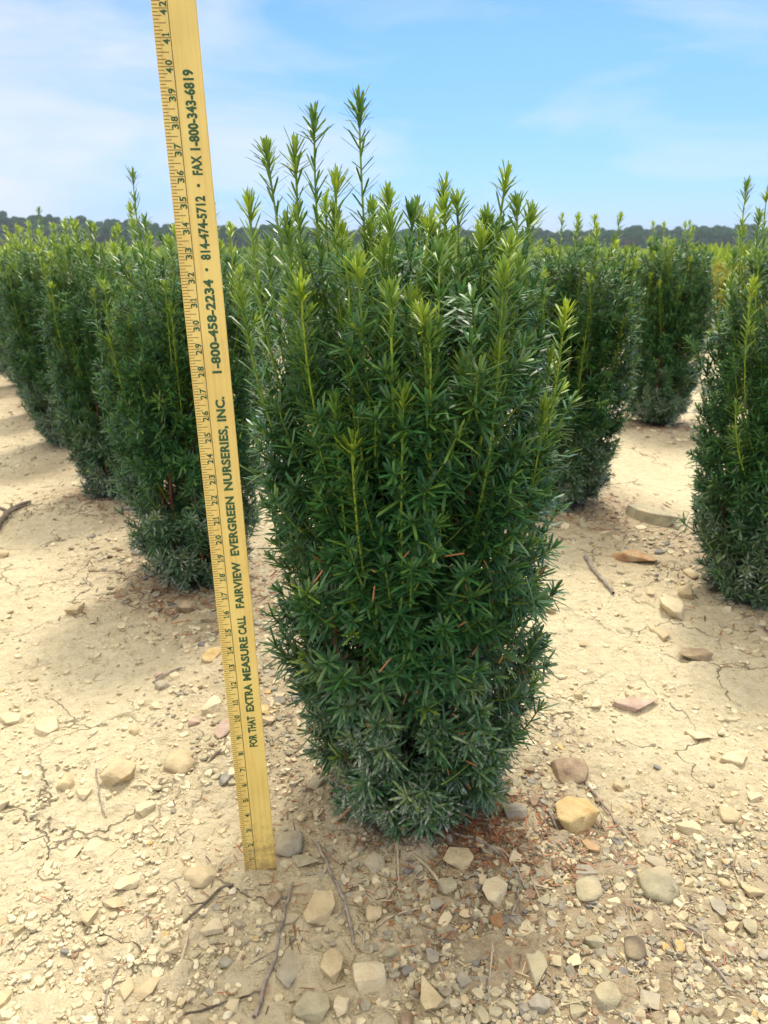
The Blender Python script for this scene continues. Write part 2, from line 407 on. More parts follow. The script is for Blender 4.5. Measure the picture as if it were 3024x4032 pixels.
mz = nd.new('ShaderNodeMapRange'); mz.inputs['From Min'].default_value = .14; mz.inputs['From Max'].default_value = 0; mz.inputs['To Min'].default_value = -.02; mz.inputs['To Max'].default_value = .30
ln.new(sz_.outputs['Z'], mz.inputs['Value'])
n3 = nd.new('ShaderNodeTexNoise'); n3.inputs['Scale'].default_value = 70; n3.inputs['Detail'].default_value = 8; n3.inputs['Roughness'].default_value = .7
ln.new(tcn.outputs['Object'], n3.inputs['Vector'])
aa = nd.new('ShaderNodeMath'); ln.new(n3.outputs['Fac'], aa.inputs[0]); ln.new(mz.outputs[0], aa.inputs[1])
mf = nd.new('ShaderNodeMapRange'); mf.inputs['From Min'].default_value = .64; mf.inputs['From Max'].default_value = .86; mf.inputs['To Max'].default_value = .75
ln.new(aa.outputs[0], mf.inputs['Value'])
md = nd.new('ShaderNodeMix'); md.data_type = 'RGBA'; md.inputs['B'].default_value = (.36, .24, .11, 1)
ln.new(mf.outputs[0], md.inputs['Factor']); ln.new(mm.outputs['Result'], md.inputs['A']); ln.new(md.outputs['Result'], p.inputs['Base Color'])
p.inputs['Roughness'].default_value = 0.42
M_INK = flat_mat('green_ink', (0.018, 0.075, 0.022), (0.05, 0.14, 0.045), 900, 0.5)
M_TICK = flat_mat('brown_ink', (0.10, 0.065, 0.02), (0.20, 0.13, 0.045), 900, 0.5)

# ------------------------------------------------------------------ ground
def build_ground():
    ys = [-6, -4, -2.5, -1.5, -0.8, -0.3, 0.0, 0.2, 0.32]
    y = 0.36
    while y < 1.9: ys.append(y); y += 0.0058
    st = 0.0058
    while y < 1500: ys.append(y); st *= 1.027; y += st
    ys = np.array(ys)
    s = np.linspace(-1, 1, 560)
    hw = 1.0 + 0.85 * np.maximum(ys, 0) + np.maximum(-ys, 0) * 1.0
    X = s[None] * hw[:, None]; Y = np.repeat(ys[:, None], len(s), 1)
    Z = gh(X, Y)
    # crumbs and pits within reach
    near = np.clip(1.7 - Y / 2.2, 0, 1)
    cr_ = (vn1(X * 75, Y * 75) - .5) * 0.0042 + (np.maximum(vn2(X * 48, Y * 48) - .60, 0)) * 0.020 + (vn3(X * 110 + 7, Y * 110) - .5) * .0022
    Z = Z + near * cr_
    nr, nc = Z.shape
    V = np.stack([X, Y, Z], -1).reshape(-1, 3)
    i = np.arange(nr - 1)[:, None] * nc + np.arange(nc - 1)[None]
    Q = np.stack([i, i + 1, i + nc + 1, i + nc], -1).reshape(-1, 4)
    rm = row_mask(X, Y)
    # stony apron in front of the near plant
    ap = np.exp(-(((X - .28) / .55) ** 2 + ((Y - .80) / .30) ** 2) * 1.2)
    rm = np.clip(np.maximum(rm * .85, ap * .8) * (0.55 + 0.9 * vn3(X * 5, Y * 5)), 0, 1)
    T = np.zeros((nr * nc, 3)); T[:, 0] = rm.ravel()
    o = link('ground', mesh_np('ground', V, Q, [M_SOIL], None, T)); tag(o, kind='structure')
build_ground()

# ------------------------------------------------------------------ measuring stick
IN = 0.0254
def build_stick():
    W, TH, H = 0.0437, 0.0052, 48 * IN
    root = empty('measuring_stick')
    tag(root, 'tall wooden measuring stick with green lettering standing upright beside the front yew', 'measuring stick')
    bx, by = -0.198, 0.873
    yaw, lean = R(8), R(-1.62)
    # local frame: x across the face from its inch edge, z up the stick, y away from the camera
    root.matrix_world = Matrix.Translation((bx, by, gz(bx, by) + 0.0)) @ Matrix.Rotation(lean, 4, 'Y') @ Matrix.Rotation(yaw, 4, 'Z')
    bm = bmesh.new()
    bmesh.ops.create_cube(bm, size=1)
    for v in bm.verts:
        v.co = ((v.co.x + .5) * W, (v.co.y + .5) * TH, (v.co.z + .5) * (H + .02) - .02)
    bmesh.ops.bevel(bm, geom=bm.edges[:], offset=0.0006, segments=2, affect='EDGES')
    me = bpy.data.meshes.new('stick'); bm.to_mesh(me); bm.free(); me.materials.append(M_WOOD)
    link('blade', me, root)
    # scale lines
    V, Q = [], []
    def quad(x0, x1, z0, z1):
        b = len(V)
        V.extend([(x0, -.00025, z0), (x1, -.00025, z0), (x1, -.00025, z1), (x0, -.00025, z1)]); Q.append([b, b + 1, b + 2, b + 3])
    lx = 0.352 * W
    quad(lx, lx + .00075, 0, H)
    for k in range(1, 48 * 8):
        z = k * IN / 8
        f = 0.345 if k % 8 == 0 else 0.29 if k % 4 == 0 else 0.205 if k % 2 == 0 else 0.135
        quad(0.012 * W, f * W, z - .00030, z + .00030)
    link('scale_lines', mesh_np('scale_lines', V, Q, [M_TICK], smooth=False), root)
    # lettering: reads upwards, letter tops towards the inch edge
    def text(s, z0, z1, xb, cap, bold, mat, name, sx=None):
        c = bpy.data.curves.new(name, 'FONT'); c.body = s; c.size = 1.0; c.offset = bold; c.resolution_u = 3
        c.space_character = 1.0 + 1.2 * bold
        o = bpy.data.objects.new(name, c); COL.objects.link(o)
        dg = bpy.context.evaluated_depsgraph_get(); dg.update()
        me = bpy.data.meshes.new_from_object(o.evaluated_get(dg))
        bpy.data.objects.remove(o); bpy.data.curves.remove(c)
        v = np.empty(len(me.vertices) * 3, np.float32); me.vertices.foreach_get('co', v); v = v.reshape(-1, 3)
        a0, a1 = v[:, 0].min(), v[:, 0].max()
        caph = 0.73 + bold
        out = np.zeros_like(v)
        out[:, 2] = z0 + (v[:, 0] - a0) / (a1 - a0) * (z1 - z0)
        out[:, 0] = xb - v[:, 1] / caph * cap
        out[:, 1] = -.0003
        me.vertices.foreach_set('co', out.ravel()); me.materials.clear(); me.materials.append(mat); me.update()
        return me
    def join(mes, name):
        bm = bmesh.new()
        for q in mes: bm.from_mesh(q); bpy.data.meshes.remove(q)
        me = bpy.data.meshes.new(name); bm.to_mesh(me); bm.free(); me.materials.append(M_INK); return me
    words = [('FOR', 8.22, 8.98), ('THAT', 9.10, 10.10), ('EXTRA', 10.38, 12.02), ('MEASURE', 12.22, 14.72), ('CALL', 14.86, 15.88),
             ('FAIRVIEW', 16.32, 18.80), ('EVERGREEN', 19.12, 22.12), ('NURSERIES,', 22.42, 25.50), ('INC.', 25.72, 26.85),
             ('1-800-458-2234', 27.90, 31.92), ('814-474-5712', 32.72, 35.25), ('FAX', 36.05, 36.78), ('1-800-343-6819', 36.98, 39.90)]
    for s, a, b in words: link('lettering', join([text(s, a * IN, b * IN, 0.772 * W, 0.243 * W, 0.042, M_INK, 't')], 'lettering'), root)
    for zc in (32.32, 35.65):
        bm = bmesh.new(); bmesh.ops.create_circle(bm, cap_ends=True, radius=.0017, segments=14)
        for v in bm.verts: v.co = (0.655 * W + v.co.x, -.0003, zc * IN + v.co.y)
        q = bpy.data.meshes.new('dot'); bm.to_mesh(q); bm.free(); q.materials.append(M_INK); link('dot', q, root)
    nums = []
    def digit(ch, z0, z1):
        if ch != '1':
            nums.append(text(ch, z0, z1, 0.330 * W, 0.165 * W, 0.030, M_INK, 'd')); return
        xb, xt, zc = 0.330 * W, 0.165 * W, (z0 + z1) / 2        # a one: stem, flag and slab foot
        b = bmesh.new()
        for ps in ([(xb, zc - .00055), (xb, zc + .00055), (xt, zc + .00055), (xt, zc - .00055)],
                   [(xb, zc - .0015), (xb, zc + .0015), (xb - .0009, zc + .0015), (xb - .0009, zc - .0015)],
                   [(xt, zc - .00055), (xt + .0022, zc - .0017), (xt + .0031, zc - .0013), (xt + .0016, zc - .00055)]):
            f = b.faces.new([b.verts.new((x, -.0003, z)) for x, z in ps])
            if f.normal.y > 0: f.normal_flip()
        q = bpy.data.meshes.new('one'); b.to_mesh(q); b.free(); nums.append(q)
    dw = 0.0047
    for k in range(1, 48):
        z = k * IN; s = str(k)
        wd = lambda c: dw * (.62 if c == '1' else 1)
        if len(s) == 1: digit(s, z - .0012 - wd(s), z - .0012)
        else: digit(s[0], z - .0012 - wd(s[0]), z - .0012); digit(s[1], z + .0012, z + .0012 + wd(s[1]))
        link('numeral', join(nums, 'numeral'), root); nums.clear()
build_stick()

# ------------------------------------------------------------------ yews
GA = 2.39996
def env(z, H=1.0):
    return np.interp(z / H, [0, .05, .12, .25, .5, .7, .85, 1.0], [.110, .142, .168, .186, .208, .212, .182, .08])

def frame(tg):
    ref = np.where(np.abs(tg[:, 2:3]) < .9, np.array([[0, 0, 1.]]), np.array([[1., 0, 0]]))
    A = unit(np.cross(tg, ref)); return A, np.cross(tg, A)

def spline(pts, n):
    pts = np.asarray(pts, float)
    t = np.linspace(0, 1, len(pts)); u = np.linspace(0, 1, n)
    if len(pts) == 3:
        b = lambda a: ((1 - u) ** 2)[:, None] * a[0] + (2 * u * (1 - u))[:, None] * a[1] + (u ** 2)[:, None] * a[2]
        return b(pts)
    return np.stack([np.interp(u, t, pts[:, i]) for i in range(3)], -1)

def dress(bag, path, n, L, W, a0, a1, age, r, lod=0, dust=0.0, curl=.16, t0=0.0, tip=True, tipage=None, rnd=(0, 1), tz=.05):
    """spread n needles spirally along a shoot, opening a0 at the base and closing to a1 at the tip"""
    k = 0
    t = np.sort(t0 + (.99 - t0) * r.random(n) ** 0.93)
    if tip:
        k = max(9, int(n * .26)); n += k
        t = np.concatenate([t, np.sort(1 - tz * r.random(k) ** 1.2)])
    K = len(path)
    f = t * (K - 1); i = np.minimum(f.astype(int), K - 2); f = (f - i)[:, None]
    P = path[i] * (1 - f) + path[i + 1] * f
    tg = unit(path[i + 1] - path[i])
    A, B = frame(tg)
    az = np.arange(n) * GA + r.normal(0, .25, n)
    rad = A * np.cos(az)[:, None] + B * np.sin(az)[:, None]
    an = a0 + (a1 - a0) * t ** 3 + r.normal(0, .14, n)
    if tip: an[-k:] = np.interp(np.arange(k), [0, k - 1], [a0 * 1.08, .20]) + r.normal(0, .15, k)
    D = unit(tg * np.cos(an)[:, None] + rad * np.sin(an)[:, None])
    Ln = L * r.uniform(.60, 1.15, n) * np.where(t < t0 + .06, .75, 1)
    if tip: Ln[-k:] *= np.interp(np.arange(k), [0, k - 1], [1.0, .62])
    ag = age + r.normal(0, .05, n)
    if tipage is not None: ag = np.where((t > .96) | (np.arange(n) >= n - k), tipage + r.normal(0, .12, n), ag + (tipage - age) * .35 * np.clip((t - .5) / .4, 0, 1))
    T = np.stack([np.clip(ag, 0, 1), r.uniform(rnd[0], rnd[1], n), np.clip(dust * r.uniform(.4, 1.3, n), 0, 1)], -1)
    needles(bag, P, D, tg * .8 + np.array([0, 0, .35]), Ln, W * r.uniform(.85, 1.15, n), curl + r.normal(0, .10, n), T, 0, lod)

def make_yew(name, seed, H=0.93, n_sprig=700, n_inner=350, nps=26, n_shoot=34, tips=None, lod=0, rs=1.0, parts=True,
             nl=0.0325, nw=0.0034, sprig_len=(.045, .085), n_stem=16, shoot_n=105, lowest=0.02, yg=0.6, bare=0.0, hs=(.82, 1.01), xt=.12, sage=.14, skirt=0, lean=0.0):
    """returns an Empty at the plant's base with stems, upright shoots and the dense side foliage as parts"""
    r = np.random.default_rng(seed)
    root = empty(name)
    # woody stems
    stems = []
    for k in range(n_stem):
        a = k * GA + r.normal(0, .3); q = math.sqrt((k + .5) / n_stem)
        rb = .035 * q; ru = .66 * rs * q * env(.5 * H, H)
        hz = H * r.uniform(.60, .72)
        c, s = math.cos(a), math.sin(a)
        pts = [(c * rb, s * rb, -.02), (c * (rb * .4 + ru * .75), s * (rb * .4 + ru * .75), .12 * H), (c * ru * .98, s * ru * .98, .40 * H), (c * ru, s * ru, hz)]
        path = np.array(pts)
        u = np.linspace(0, 3, 13); path = np.stack([np.interp(u, range(4), path[:, i]) for i in range(3)], -1)
        path[1:-1] += r.normal(0, .0035, path[1:-1].shape)
        stems.append(path)
    bs = Bag()
    for k, path in enumerate(stems):
        b = Bag() if parts else bs
        tube(b, path, np.linspace(.0072, .0030, len(path)) * r.uniform(.8, 1.25), 0, (.2, .5, 0))
        if parts: link('stem', b.mesh('stem', [M_BARK]), root)
    if not parts: link('stems', bs.mesh('stems', [M_BARK]), root)
    # side foliage
    bag = Bag()
    for k in range(n_sprig + n_inner):
        inner = k >= n_sprig
        z = H * (lowest + (r.uniform(.68, .94) - lowest) * r.random() ** (1.0 if not inner else 1.0))
        a = r.uniform(0, 2 * np.pi)
        lump = 1.0 + .06 * math.sin(3 * a + seed) * math.sin(9 * z + seed * 1.7) + .05 * math.sin(7 * a + 13 * z)
        Rz = env(z, H) * rs * lump
        ll = r.uniform(*sprig_len)
        el = r.uniform(.15, .95) if z > .16 * H else r.uniform(-.15, .6)
        if z > .5 * H: el = r.uniform(.6, 1.25)
        aa = a + r.normal(0, .35)
        d = np.array([math.cos(aa) * math.cos(el), math.sin(aa) * math.cos(el), math.sin(el)])
        rr = Rz - (0 if not inner else r.uniform(.25, .75) * Rz) - .020 + r.normal(0, .012)
        if k < skirt:                                           # ragged lowest sprays lying almost on the soil
            a = r.uniform(-2.9, -1.75) if r.random() < .7 else r.uniform(-1.75, -.2); z = r.uniform(.012, .075) if a < -1.75 else r.uniform(.05, .12); d = np.array([math.cos(a), math.sin(a), r.uniform(-.25, .25)]); rr = r.uniform(.09, .145) if a < -1.75 else r.uniform(.10, .15)
            d = unit(d)
        if bare and not inner and r.random() < bare: continue
        tipp = np.array([math.cos(a) * rr + lean * max(0, 1 - z / (.5 * H)), math.sin(a) * rr, z])
        b0 = tipp - d * ll
        up = np.array([0, 0, ll * .22])
        path = spline([b0, (b0 + tipp) / 2 - up * .6, tipp + up * .2], 5)
        tube(bag, path, np.linspace(.0017, .0010, 5), 1, (.10 + .25 * z / H, .5, 0), 4)
        dust = min(1.0, max(0, 1 - z / (.36 * H)) ** .8 * (.15 + 1.25 * r.random() ** 1.3))
        age = .0 + .07 * (z / H) ** 2
        bright = r.random() < .05
        dress(bag, path, int(nps * r.uniform(.7, 1.25)), nl * r.uniform(.66, 1.15), nw, r.uniform(1.0, 1.38), r.uniform(.6, 1.1), age, r, lod, dust, curl=.12,
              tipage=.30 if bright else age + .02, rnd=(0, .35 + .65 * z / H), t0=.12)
    link('foliage', bag.mesh('foliage', [M_NEEDLE, M_SHOOT]), root)
    # upright leading shoots
    tl = []
    if tips: tl += [np.array(t[:3]) for t in tips]
    for k in range(n_shoot):
        a = k * GA + r.normal(0, .4); q = math.sqrt((k + .5) / n_shoot)
        rr = q * .93 * rs * env(.70 * H, H)
        h = H * (r.uniform(*hs) if q < .75 else r.uniform(.66, hs[1] - .08)) + (.06 if r.random() < xt else 0)
        tl.append(np.array([math.cos(a) * rr, math.sin(a) * rr, h]))
    allsh = Bag(); nt = len(tips) if tips else 0
    for k, tp in enumerate(tl):
        q = np.array([tp[0], tp[1]]); rr = np.linalg.norm(q)
        ll = r.uniform(.26, .40) * (H / .95)
        if tp[2] < .62 * H: ll = r.uniform(.12, .2)
        b0 = np.array([*(q * r.uniform(.40, .60)), tp[2] - ll - .05])
        mid = np.array([*(q * r.uniform(.94, 1.04)), tp[2] - ll * r.uniform(.62, .75)]) + np.append(r.normal(0, .009, 2), 0)
        if k >= nt: tp = tp + np.append(r.normal(0, .014, 2), 0)
        path = spline([b0, mid, tp], 10)
        b = Bag() if parts else allsh
        str_ = r.uniform(.35, 1.0)
        tube(b, path, np.linspace(.0022, .0013, 10) * r.uniform(.85, 1.2), 1, (str_, .5, 0), 5)
        dress(b, path, int(shoot_n * r.uniform(.85, 1.1) * ll / .33), nl * .92, nw * .80, .98 * r.uniform(.88, 1.12), .62, sage * r.uniform(.4, 1.6), r, lod, 0.0, curl=.10 + r.normal(0, .03),
              tipage=yg * r.uniform(.25, 1.25), rnd=(.25, 1))
        for s_ in range(r.integers(0, 3)):                      # little bright buds up the shoot
            t = r.uniform(.35, .92); i = int(t * 9); pb = path[i]
            aa = r.uniform(0, 6.28); dd = unit(np.array([math.cos(aa) * .6, math.sin(aa) * .6, .9]))
            sp_ = np.stack([pb, pb + dd * .010, pb + dd * .020])
            dress(b, sp_, 10, nl * .6, nw * .75, .8, .3, .35, r, lod, 0, tipage=.75 * yg / .6, tip=False, rnd=(.4, 1))
        if parts: link('shoot', b.mesh('shoot', [M_NEEDLE, M_SHOOT]), root)
    if not parts: link('shoots', allsh.mesh('shoots', [M_NEEDLE, M_SHOOT]), root)
    return root

ROWG = 'yews planted in rows'
def set_yew(o, x, y, label, rz=0.0, s=1.0, group=ROWG, w=1.0):
    o.location = (x, y, gz(x, y)); o.rotation_euler = (0, 0, rz); o.scale = (s * w, s * w, s)
    tag(o, label, 'yew', group); return o

# the front plant: leaders where the photograph has them (point of the tip, distance from the camera)
TIPS = [(775, 205, 1.03), (678, 240, 1.01), (575, 315, 1.00), (637, 308, .98), (727, 378, .98), (838, 412, 1.02), (890, 448, 1.05),
        (962, 388, 1.08), (988, 420, 1.02), (1095, 362, 1.03), (1118, 430, 1.0), (1048, 462, 1.08), (537, 425, 1.02), (845, 462, .93),
        (950, 530, .90), (928, 705, .86), (872, 840, .845), (1222, 660, .98), (1105, 510, .92), (702, 430, 1.04), (620, 470, .93),
        (1122, 560, .95), (520, 625, .97), (760, 940, .85), (1000, 560, 1.1), (580, 520, 1.1), (930, 480, 1.12), (1190, 760, 1.0), (650, 600, .90), (755, 560, .90)]
tips = [tuple(at(a, b, Y) - np.array([MAIN[0], MAIN[1], .016])) for a, b, Y in TIPS]
main = make_yew('yew_shrub', 3, H=.93, tips=tips, n_sprig=1050, n_inner=800, nps=28, n_shoot=64, n_stem=14, shoot_n=155, skirt=46, lean=.022, lowest=.0, hs=(.80, .955), xt=0, yg=.70, sage=.06)
set_yew(main, MAIN[0], MAIN[1], 'full dense yew nearest the camera standing beside the measuring stick, tallest bright tips')

pa = make_yew('yew_shrub', 21, H=.93, n_sprig=950, n_inner=560, nps=24, n_shoot=50, lod=1, yg=1.0, sage=.26, nw=.0042, n_stem=12, shoot_n=115, bare=.03)
pb = make_yew('yew_shrub', 34, H=.92, n_sprig=950, n_inner=560, nps=24, n_shoot=46, lod=1, yg=1.0, sage=.26, nw=.0042, n_stem=12, shoot_n=115, rs=.92, lowest=.04)
pc = make_yew('yew_shrub', 47, H=.94, n_sprig=950, n_inner=560, nps=24, n_shoot=46, lod=1, yg=1.0, sage=.26, nw=.0042, n_stem=12, shoot_n=115, rs=.96, bare=.02)
set_yew(pa, -.50, 1.92, 'dark yew directly behind the measuring stick, partly hidden by its yellow face', w=.95)
R1 = (.955, 1.79)
pd = make_yew('yew_shrub', 83, H=.90, n_sprig=950, n_inner=560, nps=24, n_shoot=20, lod=1, yg=1.0, sage=.26, nw=.0042, n_stem=12, shoot_n=115, rs=1.0,
              tips=[tuple(at(a, b, Y) - np.array([*R1, 0])) for a, b, Y in ((1612, 408, 1.79), (1640, 470, 1.75), (1585, 560, 1.76), (1655, 430, 1.85), (1603, 500, 1.82), (1640, 560, 1.70), (1588, 885, 1.66), (1625, 620, 1.66))])
set_yew(pd, *R1, 'narrow tall yew cut by the photo edge with pale dusty skirt and one tall leader')
set_yew(pb, .615, 2.53, 'leaning yew just behind the front plant, broad dark crown reaching towards the path', 1.0, w=1.02)
o = dup_tree(pb); set_yew(o, 1.38, 3.84, 'vase shaped grey footed yew standing alone at the far end of the bare path', 2.9, 1.03)
o = pc; set_yew(o, -.95, 2.66, 'second yew behind the measuring stick, pale brown dead needles round its foot', 2.0, .98, w=.97)
o = dup_tree(pa); set_yew(o, -1.42, 3.42, 'third yew back along the row behind the measuring stick', 4.0, .99, w=.98)
o = dup_tree(pb); set_yew(o, -1.80, 4.12, 'fourth yew back along the row behind the measuring stick', 5.0, 1.02, w=1.0)

# farther plants: lighter copies
fa = make_yew('yew_shrub', 61, H=.92, n_sprig=380, n_inner=180, nps=18, n_shoot=30, lod=1, parts=False, yg=.9, sage=.26, n_stem=7, nl=.032, nw=.0056, shoot_n=70)
fb = make_yew('yew_shrub', 72, H=.93, n_sprig=380, n_inner=180, nps=18, n_shoot=28, lod=1, parts=False, yg=.9, sage=.26, n_stem=7, nl=.032, nw=.0056, shoot_n=70, rs=.93)
protos = [fa, fb]; used = [False, False]
def put_far(x, y, label, group):
    k = int(rng.integers(0, 2))
    if used[k]: o = dup_tree(protos[k])
    else: o = protos[k]; used[k] = True
    return set_yew(o, x, y, label, float(rng.uniform(0, 6.28)), float(rng.uniform(.92, 1.06)), group)
for i in range(5, 20):
    x, y = -1.80 - .50 * (i - 4) + rng.normal(0, .03), 4.12 + .80 * (i - 4)
    put_far(x, y, 'small distant yew far down the row that runs off behind the measuring stick', 'distant yews down the first row')
spots = []
for j in range(1, 9):
    for i in range(0, 15):
        x = MAIN[0] + 1.10 * j - .50 * i + rng.normal(0, .05); y = MAIN[1] + .66 * j + .85 * i + rng.normal(0, .06)
        if y < 3.1 or y > 12.5 or abs(x) > .62 * y + .3: continue
        if x > 0.9 and y < 7.0: continue
        spots.append((x, y))
for x, y in spots:
    put_far(x, y, 'green yew in the crowded rows behind the front plant', 'yews in the crowded rows behind')

# golden low bush beyond the path, two of them
def golden(x, y, h, label):
    r = np.random.default_rng(int(x * 100)); root = empty('golden_shrub', (x, y, gz(x, y)))
    b = Bag()
    for k in range(260):
        a, c = r.uniform(0, 6.28), r.random() ** .5
        el = r.uniform(.1, 1.4)
        tip = np.array([math.cos(a) * math.cos(el) * .42 * c, math.sin(a) * math.cos(el) * .42 * c, h * (.12 + .88 * math.sin(el) * (.75 + .25 * c))])
        path = spline([tip * .55, tip * .8, tip], 4)
        dress(b, path, 22, .05, .010, .9, .4, .15, r, 1, 0, tipage=.7)
    link('foliage', b.mesh('golden_foliage', [M_GOLD, M_SHOOT]), root)
    b = Bag()
    for k in range(5):
        a = k * 1.3; tube(b, [(0, 0, -.02), (.05 * math.cos(a), .05 * math.sin(a), .2), (.2 * math.cos(a), .2 * math.sin(a), .45)], [.012, .01, .006], 0, (.2, .2, 0))
    link('stem', b.mesh('golden_stem', [M_BARK]), root)
    tag(root, label, 'shrub', 'golden shrubs')
golden(3.12, 7.3, .72, 'low golden yellow shrub at the end of the bare path')
golden(3.95, 8.3, .62, 'golden yellow shrub half hidden behind the narrow yew at the picture edge')

# the bright nursery field beyond
def field():
    r = np.random.default_rng(8); b = Bag()
    P, D, L, W, T = [], [], [], [], []
    y = 10.5
    while y < 130:
        sp = .50 + .012 * y
        xs = np.arange(-.75 * y - 1, .75 * y + 1, sp)
        for x in xs:
            xx, yy = x + r.normal(0, .08), y + r.normal(0, .15)
            if xx < -.55 * (yy - 1.2) + .9 and yy < 12: continue
            n = int(np.clip(260 / (y / 10) ** .9, 26, 220))
            h = r.uniform(.60, 1.0)
            a = r.uniform(0, 6.28, n); q = .30 * (1 + y / 90) * r.random(n) ** .5
            z = h * (1 - r.random(n) ** 2.0 * .9) * (1 - .35 * (q / .5) ** 2)
            P.append(np.stack([xx + np.cos(a) * q, yy + np.sin(a) * q, np.maximum(z - .16, .02)], -1))
            D.append(unit(np.stack([np.cos(a) * .4 + r.normal(0, .2, n), np.sin(a) * .4 + r.normal(0, .2, n), np.full(n, .9)], -1)))
            s_ = (1 + y / 40)
            L.append(r.uniform(.10, .20, n) * s_ ** .5); W.append(r.uniform(.012, .022, n) * s_)
            T.append(np.stack([np.clip((z / h) ** 3 * .55 + r.normal(0, .12, n), 0, 1), r.random(n), np.zeros(n)], -1))
        y += sp * 1.9
    P, D, L, W, T = map(np.concatenate, (P, D, L, W, T))
    N = np.stack([r.normal(0, .5, len(P)), np.full(len(P), -1.0), r.normal(0, .4, len(P))], -1)
    needles(b, P, D, N, L, W, r.normal(0, .15, len(P)), T, 0, 1)
    o = link('nursery_field', b.mesh('nursery_field', [M_FAR]))
    tag(o, 'bright yellow green mass of young shrubs filling the field beyond', kind='stuff')
field()

# wooded ridge on the skyline
def woods():
    r = np.random.default_rng(14); b = Bag()
    P, N, S, T = [], [], [], []
    def prof(u):            # skyline height above the field by bearing (x / y)
        return np.interp(u, [-.8, -.53, -.42, -.36, -.25, .05, .24, .27, .34, .5, .8], [21, 21, 22, 18.5, 16, 13.5, 12.6, 13.8, 15.0, 15.2, 15])
    for rowk in range(5):
        for u in np.arange(-.82, .82, .0155):
            dist = 420 + 22 * rowk + r.normal(0, 5)
            uu = u + r.normal(0, .006)
            top = float(prof(uu)) * (1 + r.normal(0, .085)) * (.70 + .075 * rowk)
            rad = r.uniform(3.2, 5.2)
            cx, cy_ = uu * dist, dist
            for q in range(9):
                lr = rad * r.uniform(.5, .8)
                c = np.array([cx + r.normal(0, rad * .45), cy_ + r.normal(0, 2), max(1.0, top - lr - (r.random() ** 1.5 if q else 0) * top * .9)])
                n = 78
                d = unit(r.normal(size=(n, 3))); d[:, 1] = -np.abs(d[:, 1])
                P.append(c + d * lr * r.uniform(.8, 1.06, (n, 1)) * np.array([1, 1, .8])); N.append(d)
                S.append(r.uniform(.8, 1.6, n)); T.append(np.stack([np.zeros(n), r.uniform(0, 1, n) * .6 + r.random() * .4, np.zeros(n)], -1))
    P, N, S, T = map(np.concatenate, (P, N, S, T))
    A = unit(np.cross(N, unit(r.normal(size=N.shape))))
    needles(b, P - A * S[:, None] * .5, A, N, S, S * 1.1, np.full(len(P), .15), T, 0, 1)
    for k in range(160):                                   # trunks under the crowns
        x = r.uniform(-345, 345); tube(b, [(x, 418, -.5), (x + .2, 418, 6)], [.3, .2], 1, (.2, .2, 0), 5)
    o = link('woodland', b.mesh('woodland', [M_WOODS, M_BARK]))
    tag(o, 'dark green wooded ridge along the skyline', kind='stuff')
M_WOODS = needle_mat('woodland_leaves', (0.016, 0.048, 0.020), (0.040, 0.098, 0.034), (0.2, 0.3, 0.05), .15, 0.0, 1.0)
woods()

# ------------------------------------------------------------------ stones
def rock_mesh(seed, kind):
    r = np.random.default_rng(seed)
    bm = bmesh.new()
    if kind == 'round':
        bmesh.ops.create_icosphere(bm, subdivisions=3, radius=.5)
        ph = r.uniform(0, 6, 6)
        for v in bm.verts:
            c = v.co
            k = 1 + .07 * math.sin(3.1 * c.x * 2 + ph[0]) + .07 * math.sin(5.2 * c.y + ph[1] + 3 * c.x) + .06 * math.sin(6 * c.z + ph[2] + 4 * c.y) + .03 * math.sin(13 * c.x + ph[3]) * math.sin(12 * c.y + ph[4])
            v.co = c * k
        for q in range(9):                                     # a few worn flats
            nrm = Vector(unit(r.normal(size=3))); d = r.uniform(.34, .44)
            for v in bm.verts:
                e = v.co.dot(nrm) - d
                if e > 0: v.co -= nrm * e * .85
    else:
        n = 8 if kind == 'slab' else 11
        an = np.sort(r.uniform(0, 2 * np.pi, n)); pts = []
        for a in an:
            k = r.uniform(.32, .52)
            z = r.uniform(.30, .5) * (1 if r.random() < .6 else -1) if kind == 'block' else (.5 if r.random() < .62 else -.5) * r.uniform(.8, 1)
            pts.append((math.cos(a) * k, math.sin(a) * k, z))
        for a in r.uniform(0, 6.28, 5):
            pts.append((math.cos(a) * .22, math.sin(a) * .22, r.uniform(.42, .58))); pts.append((math.cos(a) * .3, math.sin(a) * .3, -.5))
        vs_ = [bm.verts.new(p) for p in pts]
        h = bmesh.ops.convex_hull(bm, input=vs_)
        bmesh.ops.delete(bm, geom=[v for v in bm.verts if not v.link_faces], context='VERTS')
        bmesh.ops.dissolve_limit(bm, angle_limit=R(14), verts=bm.verts[:], edges=bm.edges[:])
        bmesh.ops.bevel(bm, geom=bm.edges[:], offset=.016, segments=2, affect='EDGES', clamp_overlap=True)
        bmesh.ops.triangulate(bm, faces=bm.faces[:])
        bmesh.ops.subdivide_edges(bm, edges=[e for e in bm.edges if e.calc_length() > .16], cuts=2, use_grid_fill=True)
        ph = r.uniform(0, 6, 4)
        for v in bm.verts:
            c = v.co; v.co += v.normal * 0 + Vector(c) * (.022 * math.sin(9 * c.x + ph[0]) * math.sin(8 * c.y + ph[1]) + .015 * math.sin(19 * c.x + 11 * c.z + ph[2]) * math.sin(17 * c.y + ph[3]))
    me = bpy.data.meshes.new('stone'); bm.to_mesh(me); bm.free()
    me.polygons.foreach_set('use_smooth', np.full(len(me.polygons), True))
    if kind != 'round':
        me.set_sharp_from_angle(angle=R(38))
    return me
SHAPES = {'round': [rock_mesh(100 + i, 'round') for i in range(6)], 'slab': [rock_mesh(200 + i, 'slab') for i in range(9)], 'block': [rock_mesh(300 + i, 'block') for i in range(8)]}
_mv = {}
